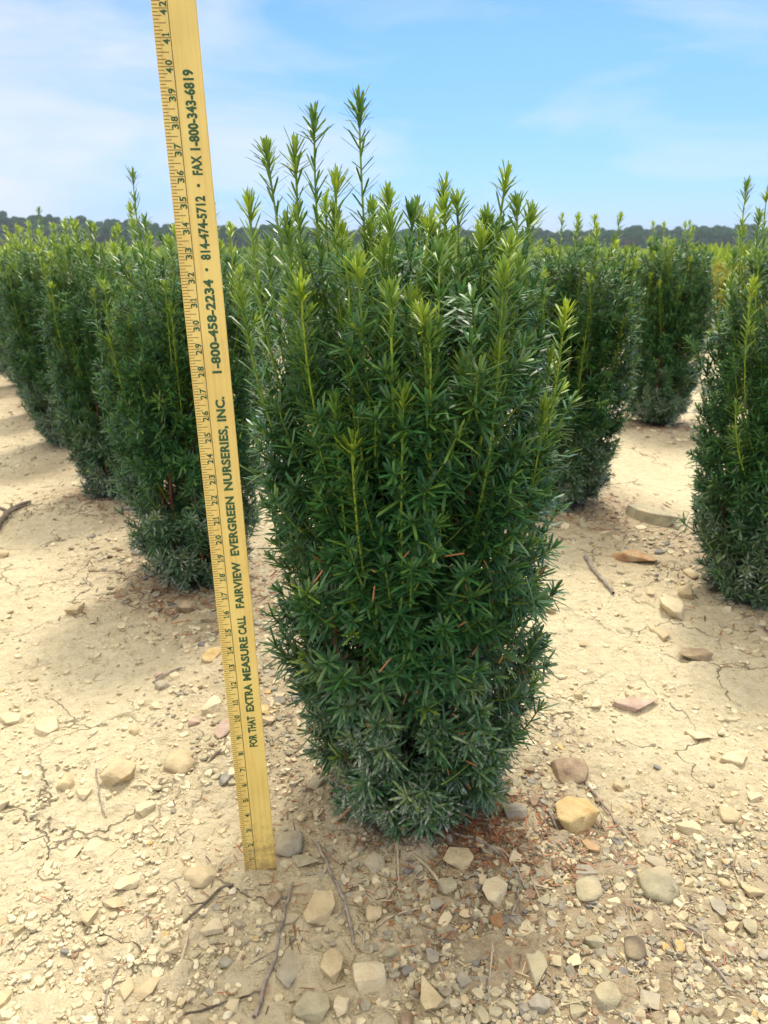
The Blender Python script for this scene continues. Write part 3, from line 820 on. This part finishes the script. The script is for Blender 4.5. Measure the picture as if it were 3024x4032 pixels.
def stone_data(kind, idx, col):
    key = (kind, idx, col)
    if key not in _mv:
        me = SHAPES[kind][idx].copy(); me.materials.clear(); me.materials.append(SM[col]); _mv[key] = me
    return _mv[key]
taken = []
def stone(px, py, w, h, kind, col, label, group=None, rz=None, th=None, xy=None, wl=None):
    """w, h: outline in the photograph's units; the plan depth follows from the viewing angle"""
    x, y = xy or gp(px, py)
    Z = zdepth(x, y)
    if wl: W_, D_ = wl
    else:
        W_ = w * .000602 * Z
        se = CAM_H / math.hypot(CAM_H, y)                 # sine of the viewing angle
        D_ = max(.4 * W_, h * .000602 * Z / se * .88)
    t = th or {'slab': .24, 'block': .50, 'round': .50}[kind]
    T_ = t * min(W_, D_)
    idx = random.randrange(len(SHAPES[kind]))
    o = bpy.data.objects.new('stone', stone_data(kind, idx, col)); COL.objects.link(o)
    o.scale = (W_ * 1.08, D_ * 1.08, T_)
    o.rotation_euler = (random.uniform(-.08, .08), random.uniform(-.08, .08), rz if rz is not None else random.choice((0, math.pi)) + random.uniform(-.35, .35))
    o.location = (x, y, gz(x, y) + T_ * (.16 if kind != 'slab' else .22) + .002)
    taken.append((x, y, max(W_, D_) * .5))
    tag(o, label, 'stone', group)
    return o
S_ = [
 (258, 1676, 84, 60, 'block', 'tan', 'large ridged tan stone lying alone on bare clay left of the stick'.replace(' left of the stick', ' beside a thin bent stem')),
 (388, 1650, 60, 52, 'round', 'tan', 'smooth egg shaped tan cobble half buried between ridged tan stone and stick'),
 (217, 1833, 76, 56, 'slab', 'pale', 'pale triangular slab lying next to a smaller angular chip'),
 (152, 1840, 42, 52, 'slab', 'pale', 'angular pale chip tipped against the soil by the triangular slab'),
 (435, 1893, 62, 50, 'round', 'tan', 'wide smooth tan cobble near the foot of the measuring stick'),
 (280, 1905, 66, 40, 'slab', 'pale', 'flat pale slab flush with clay between long crack and stick'),
 (246, 1945, 50, 28, 'slab', 'tan', 'thin tan flake just below the flat pale slab'),
 (309, 2117, 68, 70, 'slab', 'tan', 'five sided flat tan slab low in the open clay'),
 (268, 2125, 38, 55, 'block', 'tan', 'dull tan stone tucked against the five sided slab'),
 (697, 1967, 76, 98, 'slab', 'tan', 'big upright tan slab lying below the front yew, straight lower edge'),
 (625, 2095, 62, 92, 'slab', 'grey', 'pointed grey slab with dark tip beside the long grey twig'),
 (711, 2086, 58, 68, 'block', 'tan', 'angular tan stone between the pointed grey slab and the heart shaped stone'),
 (797, 2126, 84, 90, 'block', 'pale', 'large pale heart shaped stone with notched top'),
 (681, 2178, 92, 80, 'slab', 'green', 'broad grey tan slab cut by the bottom of the picture'),
 (929, 2162, 70, 74, 'block', 'tan', 'blocky rounded tan stone with shaded lower face'),
 (737, 2176, 42, 46, 'block', 'pale', 'crumbly whitish lump beside the heart shaped stone'),
 (995, 1868, 82, 56, 'slab', 'tan', 'triangular buff stone in the red needle litter below the front yew'),
 (626, 1830, 64, 50, 'round', 'grey', 'rounded grey brown cobble touching the foot of the measuring stick'),
 (658, 1868, 66, 38, 'slab', 'green', 'pale grey green flake beside the cobble at the foot of the stick'),
 (1228, 1669, 76, 58, 'round', 'brown', 'rounded reddish brown cobble at the edge of the bright clay'),
 (1247, 1786, 98, 78, 'block', 'gold', 'large rough golden yellow stone beside the red needle litter'),
 (1111, 1769, 60, 46, 'block', 'grey', 'grey buff stone between needle litter and the golden stone'),
 (1155, 1744, 34, 28, 'block', 'brown', 'small brown stone just above the grey buff stone'),
 (1280, 1845, 58, 26, 'slab', 'rust', 'thin rust orange flake under the golden stone'),
 (1265, 1897, 70, 36, 'slab', 'grey', 'layered flat grey stone with a rounded stone just below'),
 (1269, 1942, 66, 46, 'round', 'green', 'rounded olive grey stone with a ring like layer'),
 (1417, 1925, 88, 72, 'round', 'green', 'large smooth grey green boulder with rounded top'),
 (1420, 1868, 62, 36, 'slab', 'grey', 'grey slab resting above the smooth grey green boulder'),
 (1148, 2098, 66, 112, 'slab', 'green', 'long grey green slab standing lengthwise in the stony soil'),
 (1369, 2065, 52, 48, 'round', 'dark', 'dark chocolate brown rounded stone'),
 (1235, 2093, 44, 34, 'slab', 'pale', 'pale four sided chip right of the long slab'.replace('right of', 'next but one to')),
 (1200, 2092, 30, 36, 'slab', 'green', 'small olive chip beside the long grey green slab'),
 (1306, 2165, 64, 72, 'block', 'green', 'rounded olive block sitting on a thin slab at the bottom'),
 (1404, 2178, 52, 52, 'slab', 'grey', 'grey wedge shaped slab near the bottom beside the olive block'),
 (1245, 2191, 52, 56, 'slab', 'green', 'pointed olive slab rising from the bottom of the picture'),
 (1555, 1974, 38, 44, 'block', 'grey', 'grey brown cube like stone on the edge of the cracked clay'),
 (1622, 2016, 40, 36, 'block', 'green', 'pale grey green block near the picture edge'),
 (1580, 2014, 36, 30, 'block', 'tan', 'tan block beside the pale grey green block'),
 (1379, 1518, 108, 40, 'slab', 'pink', 'long pinkish slab lying by itself on the bright clay'),
 (1508, 1418, 92, 36, 'slab', 'brown', 'rough brown slab sunk in the bright clay'),
 (1399, 1126, 116, 50, 'slab', 'green', 'biggest grey slab on the path between the yews'),
 (1456, 1324, 62, 40, 'block', 'pale', 'pale angular rock below the dusty skirt of the narrow yew'),
 (1421, 1371, 54, 30, 'slab', 'tan', 'tan wedge just below the pale angular rock'),
 (1483, 1288, 44, 34, 'block', 'tan', 'tan stone between the narrow yew and the pale angular rock'),
 (1366, 1216, 104, 36, 'slab', 'rust', 'rusty orange brown flat slab among grey shards'),
 (1511, 1581, 60, 24, 'slab', 'pale', 'pair like pale flake lying flat on cracked clay'.replace('pair like ', '')),
 (1595, 1632, 74, 40, 'slab', 'pale', 'pale flush slab close to the picture edge on bright clay'),
 (96, 1573, 84, 48, 'slab', 'pale', 'broad pale slab with a shaded lower edge far out on the open clay'),
 (30, 1552, 66, 34, 'slab', 'pale', 'pale slab touching the picture edge next to the broad pale slab'),
 (139, 1696, 42, 36, 'block', 'tan', 'small tan block near the large ridged stone'),
 (178, 1712, 50, 26, 'slab', 'pale', 'thin pale flake between small tan block and ridged stone'),
 (458, 1420, 36, 36, 'round', 'gold', 'golden egg shaped pebble touching the edge of the stick'),
 (456, 1534, 42, 38, 'block', 'pale', 'whitish sharp chip beside the stick'),
 (483, 1583, 34, 54, 'round', 'pink', 'dusky purple pink cobble against the stick'),
 (424, 1562, 36, 24, 'slab', 'pink', 'pinkish flake beside the whitish sharp chip'),
 (346, 1484, 42, 20, 'block', 'grey', 'small grey and white stone by a thin twig in the open clay'),
 (489, 1686, 34, 30, 'block', 'blue', 'dark slate grey stone close to the lower half of the stick'),
 (592, 1945, 30, 30, 'round', 'brown', 'small purplish brown pebble below the foot of the stick'),
 (1005, 1985, 30, 22, 'round', 'tan', 'round tan pebble standing alone in the trampled soil'),
 (962, 1995, 26, 34, 'round', 'pale', 'whitish oval pebble below the triangular buff stone'),
 (1073, 1942, 62, 56, 'block', 'pale', 'crumbled sandy lump with grainy surface'),
 (1072, 2005, 32, 28, 'round', 'rust', 'small rust orange pebble near the crumbled sandy lump'),
]
for s_ in S_: stone(*s_[:6], s_[6], 'larger stones lying on the soil')

# smaller stones, each its own object
def region(x, y):
    if y > 1.5: return 'path' if x > 0 else 'far'
    if x < -.17: return 'clay'
    return 'apron'
RT = {'clay': 'lying on the open clay beside the measuring stick', 'apron': 'in the stony soil below the front yew',
      'path': 'on the bright clay path between the yews', 'far': 'on the clay along the row behind the measuring stick'}
CN = {'tan': 'tan', 'pale': 'pale buff', 'grey': 'grey', 'green': 'olive grey', 'gold': 'golden', 'pink': 'pinkish', 'brown': 'brown', 'rust': 'rusty', 'blue': 'slate grey', 'dark': 'dark'}
KN = {'slab': 'flake', 'block': 'angular stone', 'round': 'rounded pebble'}
n_small = 0; tries = 0
while n_small < 225 and tries < 6000:
    tries += 1
    u = random.random()
    px, py = random.uniform(-20, 1680), 1180 + 1040 * random.random() ** .75
    x, y = gp(px, py)
    dm_ = float(row_mask(np.array([x]), np.array([y]))[0]); ap = math.exp(-(((x - .32) / .34) ** 2 + ((y - .78) / .28) ** 2))
    if random.random() > .28 + .6 * max(dm_, ap): continue
    if math.hypot(x - MAIN[0], y - MAIN[1]) < .12 or math.hypot(x + .178, y - .876) < .035: continue
    w = .011 + .028 * random.random() ** 2.2
    if y > 1.5: w *= 1.5
    if any(math.hypot(x - a, y - b) < c + w * .5 for a, b, c in taken): continue
    stony = max(dm_, ap) * (.12 if x < -.12 and y < 1.5 else 1)
    kind = random.choices(['slab', 'block', 'round'], [5, 5, 1.5])[0]
    col = random.choices(['tan', 'pale', 'grey', 'green', 'gold', 'pink', 'brown', 'rust', 'blue'],
                         [4, 2.5, 4 * stony, 4 * stony, .35, .3, .8 * stony, .3 * stony, .4 * stony])[0]
    rg = region(x, y)
    lab = f"small {CN[col]} {KN[kind]} {RT[rg]}"
    stone(0, 0, 0, 0, kind, col, lab, lab.replace('small', 'small').replace('flake', 'flakes').replace('stone lying', 'stones lying').replace('stone in', 'stones in').replace('stone on', 'stones on').replace('pebble', 'pebbles'),
          rz=random.uniform(0, 6.28), xy=(x, y), wl=(w, w * random.uniform(.6, 1.0)))
    n_small += 1

# gravel and crumbs: too many to count
def gravel():
    r = np.random.default_rng(77)
    ico = bmesh.new(); bmesh.ops.create_icosphere(ico, subdivisions=1, radius=.5)
    bv = np.array([v.co[:] for v in ico.verts]); bf = np.array([[v.index for v in f.verts] for f in ico.faces]); ico.free()
    # flat shard: six sided plate
    a6 = np.arange(6) * np.pi / 3
    sv = np.concatenate([np.stack([np.cos(a6) * .5, np.sin(a6) * .5, np.full(6, .5)], -1), np.stack([np.cos(a6) * .56, np.sin(a6) * .56, np.full(6, -.5)], -1)])
    sf = np.array([[0, 1, 2], [0, 2, 3], [0, 3, 4], [0, 4, 5]] + [t for q in range(6) for t in ([q, q + 6, (q + 1) % 6], [(q + 1) % 6, q + 6, (q + 1) % 6 + 6])])
    pal = np.array([[.69, .59, .38], [.73, .635, .42], [.62, .52, .33], [.44, .385, .27], [.37, .33, .25], [.47, .42, .27], [.36, .24, .15], [.66, .46, .20], [.25, .23, .20], [.72, .64, .46]])
    pw0 = np.array([6, 5, 3, .15, .05, .2, .1, .06, .02, .3]); pw1 = np.array([1.3, .5, 4, 3.4, 2.4, 3, .8, .3, .5, .35])
    Vs, Qs, Ts, off = [], [], [], 0
    for kind, N, BV, BF in (('pebble', 26000, bv, bf), ('shard', 62000, sv, sf), ('chip', 4200, sv, sf)):
        px = r.uniform(-60, 1720, N); py = 760 + 1480 * r.random(N) ** .68
        d = np.stack([ray(a, b) for a, b in zip(px, py)]); t = -CAM_H / d[:, 2]
        x, y = d[:, 0] * t, d[:, 1] * t
        if kind == 'pebble':
            k = 1500; x[:k] = MOUND[0] + r.normal(0, .036, k); y[:k] = MOUND[1] + r.normal(0, .030, k)
        stony = np.maximum(row_mask(x, y), np.exp(-(((x - .32) / .36) ** 2 + ((y - .78) / .28) ** 2)))
        keep = (r.random(N) < .26 + .22 * stony + .5 * np.maximum(vn3(x * 3.1, y * 3.1) - .6, 0)) & (np.hypot(x + .178, y - .876) > .022) & (vn2(x * 9, y * 9) + r.normal(0, .16, N) > .45 - .25 * stony)
        if kind == 'chip': keep = (r.random(N) < stony ** 1.5 * .75) & (np.hypot(x - MAIN[0], y - MAIN[1]) > .13) & (np.hypot(x + .178, y - .876) > .03)
        if kind == 'pebble': keep[:1500] = True
        tk = np.array(taken); cull = np.ones(N, bool)
        for a_, b_, c_ in tk[tk[:, 2] > .008]: cull &= np.hypot(x - a_, y - b_) > c_ * .82
        keep &= cull
        sz = .0020 + (.0065 if kind == 'pebble' else .0115) * r.random(N) ** 3.8
        if kind == 'chip': sz = .006 + .011 * r.random(N) ** 2
        if kind == 'pebble': sz[:1500] = r.uniform(.0012, .003, 1500)
        x, y, stony, sz = x[keep], y[keep], stony[keep], sz[keep]; n = len(x)
        sz = sz * np.clip(.72 + .34 * y, 1, 2.4) * (1 + .35 * np.clip(stony, 0, 1) * (y > 1.3))
        zz = r.uniform(.35, .85, n) if kind == 'pebble' else r.uniform(.16, .40, n)
        sc = sz[:, None] * np.stack([r.uniform(.7, 1.4, n), r.uniform(.7, 1.4, n), zz], -1)
        an = r.uniform(0, 6.28, n); c, s_ = np.cos(an), np.sin(an)
        jit = r.uniform(.72, 1.2, (n, len(BV), 1)) if kind == 'pebble' else np.concatenate([r.uniform(.55, 1.15, (n, 6, 1))] * 2, 1) * np.array([1, 1, 0]) + np.array([0, 0, 1.])
        V = BV[None] * jit * sc[:, None]
        V = np.stack([V[..., 0] * c[:, None] - V[..., 1] * s_[:, None], V[..., 0] * s_[:, None] + V[..., 1] * c[:, None], V[..., 2]], -1)
        t1, t2 = r.normal(0, .22, n), r.normal(0, .22, n)
        V[..., 2] += V[..., 0] * t1[:, None] + V[..., 1] * t2[:, None]
        V += np.stack([x, y, gh(x, y) + sz * (.08 if kind == 'pebble' else .02) + .0014], -1)[:, None]
        ci = np.where(r.random(n) < stony, r.choice(10, n, p=pw1 / pw1.sum()), r.choice(10, n, p=pw0 / pw0.sum()))
        T = pal[ci] * r.uniform(.9, 1.08, (n, 1)) * (1 - .14 * np.clip(stony, 0, 1))[:, None]
        Q = (BF[None] + (np.arange(n) * len(BV))[:, None, None]).reshape(-1, 3) + off
        off += n * len(BV)
        Vs.append(V.reshape(-1, 3)); Qs.append(Q); Ts.append(np.repeat(T, len(BV), 0))
    o = link('gravel', mesh_np('gravel', np.concatenate(Vs), np.concatenate(Qs), [M_GRAVEL], None, np.concatenate(Ts), smooth=False))
    tag(o, 'fine tan and grey gravel scattered over the dry clay', kind='stuff')
gravel()

# ------------------------------------------------------------------ twigs
def twig(pts, r0, r1, mat, label, name='twig', lift=.003, side=0, group=None):
    W_ = [gp(*q) for q in pts]
    n = 14
    P = np.array([(x, y, 0) for x, y in W_]); t = np.linspace(0, len(P) - 1, n)
    path = np.stack([np.interp(t, range(len(P)), P[:, i]) for i in range(3)], -1)
    if len(P) == 3: path = spline(P * np.array([1, 1, 1]), n) if False else path
    k = np.array([.25, .5, .25])
    for _ in range(2): path[1:-1] = path[:-2] * .25 + path[1:-1] * .5 + path[2:] * .25
    L = np.linalg.norm(path[-1] - path[0])
    path[1:-1, :2] += rng.normal(0, .012 * L, (n - 2, 2)) * .5
    path[:, 2] = gh(path[:, 0], path[:, 1]) + r0 * .7 + lift * np.sin(np.linspace(0, np.pi, n)) + .001
    c = path[n // 2].copy(); b = Bag()
    rr = np.linspace(r0, r1, n) * (1 + rng.normal(0, .08, n))
    tube(b, path - c, rr, 0, (.5, .5, 0), 7)
    for q in range(side):
        i = int(rng.integers(2, n - 2)); d = unit(path[i + 1] - path[i]); a = rng.choice([-1, 1]) * rng.uniform(.5, 1.0)
        d2 = np.array([d[0] * math.cos(a) - d[1] * math.sin(a), d[0] * math.sin(a) + d[1] * math.cos(a), .15])
        ll = L * rng.uniform(.12, .3)
        tube(b, np.stack([path[i] - c, path[i] - c + d2 * ll * .5, path[i] - c + d2 * ll]), [r0 * .55, r0 * .45, r1 * .5], 0, (.5, .5, 0), 5)
    o = link(name, b.mesh(name, [mat]))
    o.location = c; tag(o, label, name.replace('_', ' '), group or 'dry twigs lying on the soil')
T_ = [
 ([(631, 1914), (612, 1985), (597, 2060), (549, 2190)], .0018, .0026, M_TWIG, 'long grey twig running down past the pointed grey slab', 2),
 ([(686, 1824), (727, 1920), (750, 1965), (765, 2043)], .0028, .0018, M_TWIG, 'bent grey twig passing the upright tan slab below the yew', 1),
 ([(504, 1908), (476, 1914), (440, 1955), (397, 1987)], .0022, .0018, M_ROOT, 'curved dark twig below the foot of the measuring stick', 1),
 ([(413, 1990), (402, 2030), (391, 2067)], .0022, .0018, M_TWIGP, 'short pale stub continuing the curved dark twig', 0),
 ([(397, 2174), (516, 2156), (567, 2132)], .0014, .0012, M_ROOT, 'thin dark curved stem joining the long grey twig low down', 0),
 ([(254, 2073), (225, 2140), (230, 2200)], .0014, .0010, M_TWIG, 'thin forked stem beside the five sided slab', 1),
 ([(879, 1851), (929, 1887), (962, 1935)], .0026, .0020, M_TWIGP, 'pale stick slanting away from the front yew base', 0),
 ([(858, 1832), (862, 1925)], .0022, .0016, M_TWIGP, 'straight pale stick pointing from the yew base to the camera', 0),
 ([(972, 1805), (1045, 1831), (1095, 1866)], .0026, .0020, M_TWIG, 'grey stick crossing the red needle litter', 0),
 ([(1265, 1687), (1321, 1769), (1362, 1818)], .0022, .0016, M_TWIG, 'grey stick running from the reddish brown cobble into bare soil', 0),
 ([(1455, 2007), (1507, 2033), (1570, 2092)], .0018, .0014, M_TWIG, 'curving dry stem beyond the dark chocolate stone', 1),
 ([(1514, 2085), (1545, 2120), (1581, 2160)], .0022, .0016, M_TWIG, 'straight dry stick in the stony corner', 0),
 ([(1042, 1829), (1098, 1858), (1131, 1928)], .0022, .0014, M_TWIGP, 'bowed buff stem beside the triangular buff stone', 0),
 ([(1185, 1762), (1195, 1785), (1206, 1812)], .0028, .0022, M_TWIG, 'short grey stick leaning by the golden stone', 0),
 ([(1065, 2029), (1062, 2080), (1057, 2132)], .0016, .0010, M_TWIGP, 'pale straw like stem near the long grey green slab', 0),
 ([(806, 2013), (846, 1987), (906, 1970)], .0018, .0014, M_TWIGP, 'slender buff twig in the trampled soil', 0),
 ([(1263, 1210), (1290, 1250), (1324, 1287)], .0055, .0040, M_TWIG, 'brown stick lying on the path behind the front yew', 0),
 ([(205, 1639), (212, 1692), (214, 1720), (228, 1755)], .0014, .0010, M_TWIG, 'thin bent stem next to the large ridged tan stone', 0),
 ([(479, 1629), (466, 1640), (453, 1652)], .0028, .0024, M_ROOT, 'short dark stub close to the lower part of the stick', 0),
 ([(331, 1474), (360, 1458), (392, 1440)], .0024, .0016, M_TWIG, 'thin twig by the small grey and white stone', 1),
 ([(1125, 1900), (1118, 1960), (1085, 2035)], .0018, .0012, M_TWIG, 'curved grey stem near the rust orange pebble', 0),
 ([(1145, 1905), (1160, 1950), (1176, 1985)], .0016, .0012, M_TWIGP, 'faded stem between layered stone and long slab', 0),
]
for pts, a, b_, mt, lab, sd in T_: twig(pts, a, b_, mt, lab, side=sd)
twig([(-12, 1160), (14, 1128), (30, 1112), (66, 1088)], .013, .005, M_ROOT, 'thick dark broken root lying on the clay at the picture edge', 'root', side=3, lift=.01, group='dead roots')
for k in range(34):
    px, py = random.uniform(700, 1500), random.uniform(1790, 2190); a = random.uniform(0, 6.28); l = random.uniform(12, 34)
    lab = 'tiny dry stem fragment in the stony soil below the front yew'
    twig([(px, py), (px + math.cos(a) * l * .5 + 2, py + math.sin(a) * l * .4), (px + math.cos(a) * l, py + math.sin(a) * l * .7)], random.uniform(.0008, .0014), .0007,
         random.choice([M_TWIGP, M_TWIG]), lab, group='tiny dry stem fragments')

# dead needles and straw under the plants
def litter():
    r = np.random.default_rng(31); b = Bag()
    def spread(n, cx, cy_, sx, sy, L=.020, W=.0018, hot=.6):
        x = r.normal(cx, sx, n); y = r.normal(cy_, sy, n)
        a = r.uniform(0, 6.28, n)
        D = np.stack([np.cos(a), np.sin(a), r.normal(.02, .08, n)], -1)
        P = np.stack([x, y, gh(x, y) + .0022 + .003 * r.random(n)], -1)
        T = np.stack([np.clip(r.normal(hot, .33, n), 0, 1), r.random(n), np.zeros(n)], -1)
        needles(b, P, unit(D), np.stack([r.normal(0, .3, n), r.normal(0, .3, n), np.ones(n)], -1), L * r.uniform(.5, 1.15, n), W * r.uniform(.8, 1.2, n), r.normal(0, .12, n), T, 0, 0)
    n = 90                                                  # a few caught in the foliage of the front plant
    a = r.uniform(-3.1, 0, n); z = r.uniform(.05, .5, n); q = env(z, .93) * r.uniform(.85, 1.02, n)
    needles(b, np.stack([MAIN[0] + np.cos(a) * q, MAIN[1] + np.sin(a) * q, z], -1), unit(r.normal(size=(n, 3))), r.normal(size=(n, 3)), r.uniform(.012, .026, n), np.full(n, .0022), r.normal(0, .3, n), np.stack([r.uniform(.4, 1, n), r.random(n), np.zeros(n)], -1))
    gx, gy = gp(1040, 1790)
    spread(620, gx, gy, .055, .045, .022, .0020, .58)
    spread(260, gx + .08, gy - .02, .09, .05, .022, .0019, .6)
    spread(420, MAIN[0], MAIN[1], .14, .13, .02, .0018, .45)
    spread(330, .16, .83, .22, .09, .020, .0017, .55)
    spread(160, -.05, .80, .22, .10, .020, .0017, .5)
    for q in ((.66, 2.53), (1.03, 1.80), (1.44, 3.84), (-.5, 1.92), (-.95, 2.66)):
        spread(420, q[0] + .02, q[1] - .08, .15, .12, .03, .0032, .5)
    o = link('needle_litter', b.mesh('needle_litter', [M_LITTER])); tag(o, 'fallen red brown yew needles scattered under the plants', kind='stuff')
    b = Bag()
    n = 900
    px = r.uniform(620, 1659, n); py = 1740 + 470 * r.random(n)
    q = np.array([gp(a, c) for a, c in zip(px, py)]); k = r.random(n) < .15 + .85 * np.exp(-(((q[:, 0] - .2) / .35) ** 2)); q = q[k]; n = len(q)
    a = r.uniform(0, 6.28, n)
    needles(b, np.stack([q[:, 0], q[:, 1], gh(q[:, 0], q[:, 1]) + .0025], -1), unit(np.stack([np.cos(a), np.sin(a), r.normal(0, .06, n)], -1)),
            np.stack([r.normal(0, .3, n), r.normal(0, .3, n), np.ones(n)], -1), r.uniform(.008, .03, n), r.uniform(.0008, .0018, n), r.normal(0, .2, n),
            np.stack([r.random(n), r.random(n), np.zeros(n)], -1), 0, 0)
    o = link('straw_litter', b.mesh('straw_litter', [M_STRAW])); tag(o, 'dry straw bits mixed into the stony soil', kind='stuff')
litter()

# ------------------------------------------------------------------ air
def haze():
    me = bpy.data.meshes.new('haze'); bm = bmesh.new(); bmesh.ops.create_cube(bm, size=1)
    for v in bm.verts: v.co = (v.co.x * 1400, v.co.y * 1560 + 760, (v.co.z + .5) * 31 - 2)
    bm.to_mesh(me); bm.free()
    m = bpy.data.materials.new('pale_air'); m.use_nodes = True; nt = m.node_tree
    nt.nodes.remove(nt.nodes['Principled BSDF'])
    v = nt.nodes.new('ShaderNodeVolumePrincipled'); v.inputs['Color'].default_value = (.78, .88, 1, 1); v.inputs['Density'].default_value = 0.00036
    nt.links.new(v.outputs[0], nt.nodes['Material Output'].inputs['Volume'])
    me.materials.append(m); o = link('haze', me); tag(o, kind='stuff')
HAZE = True
if HAZE: haze()
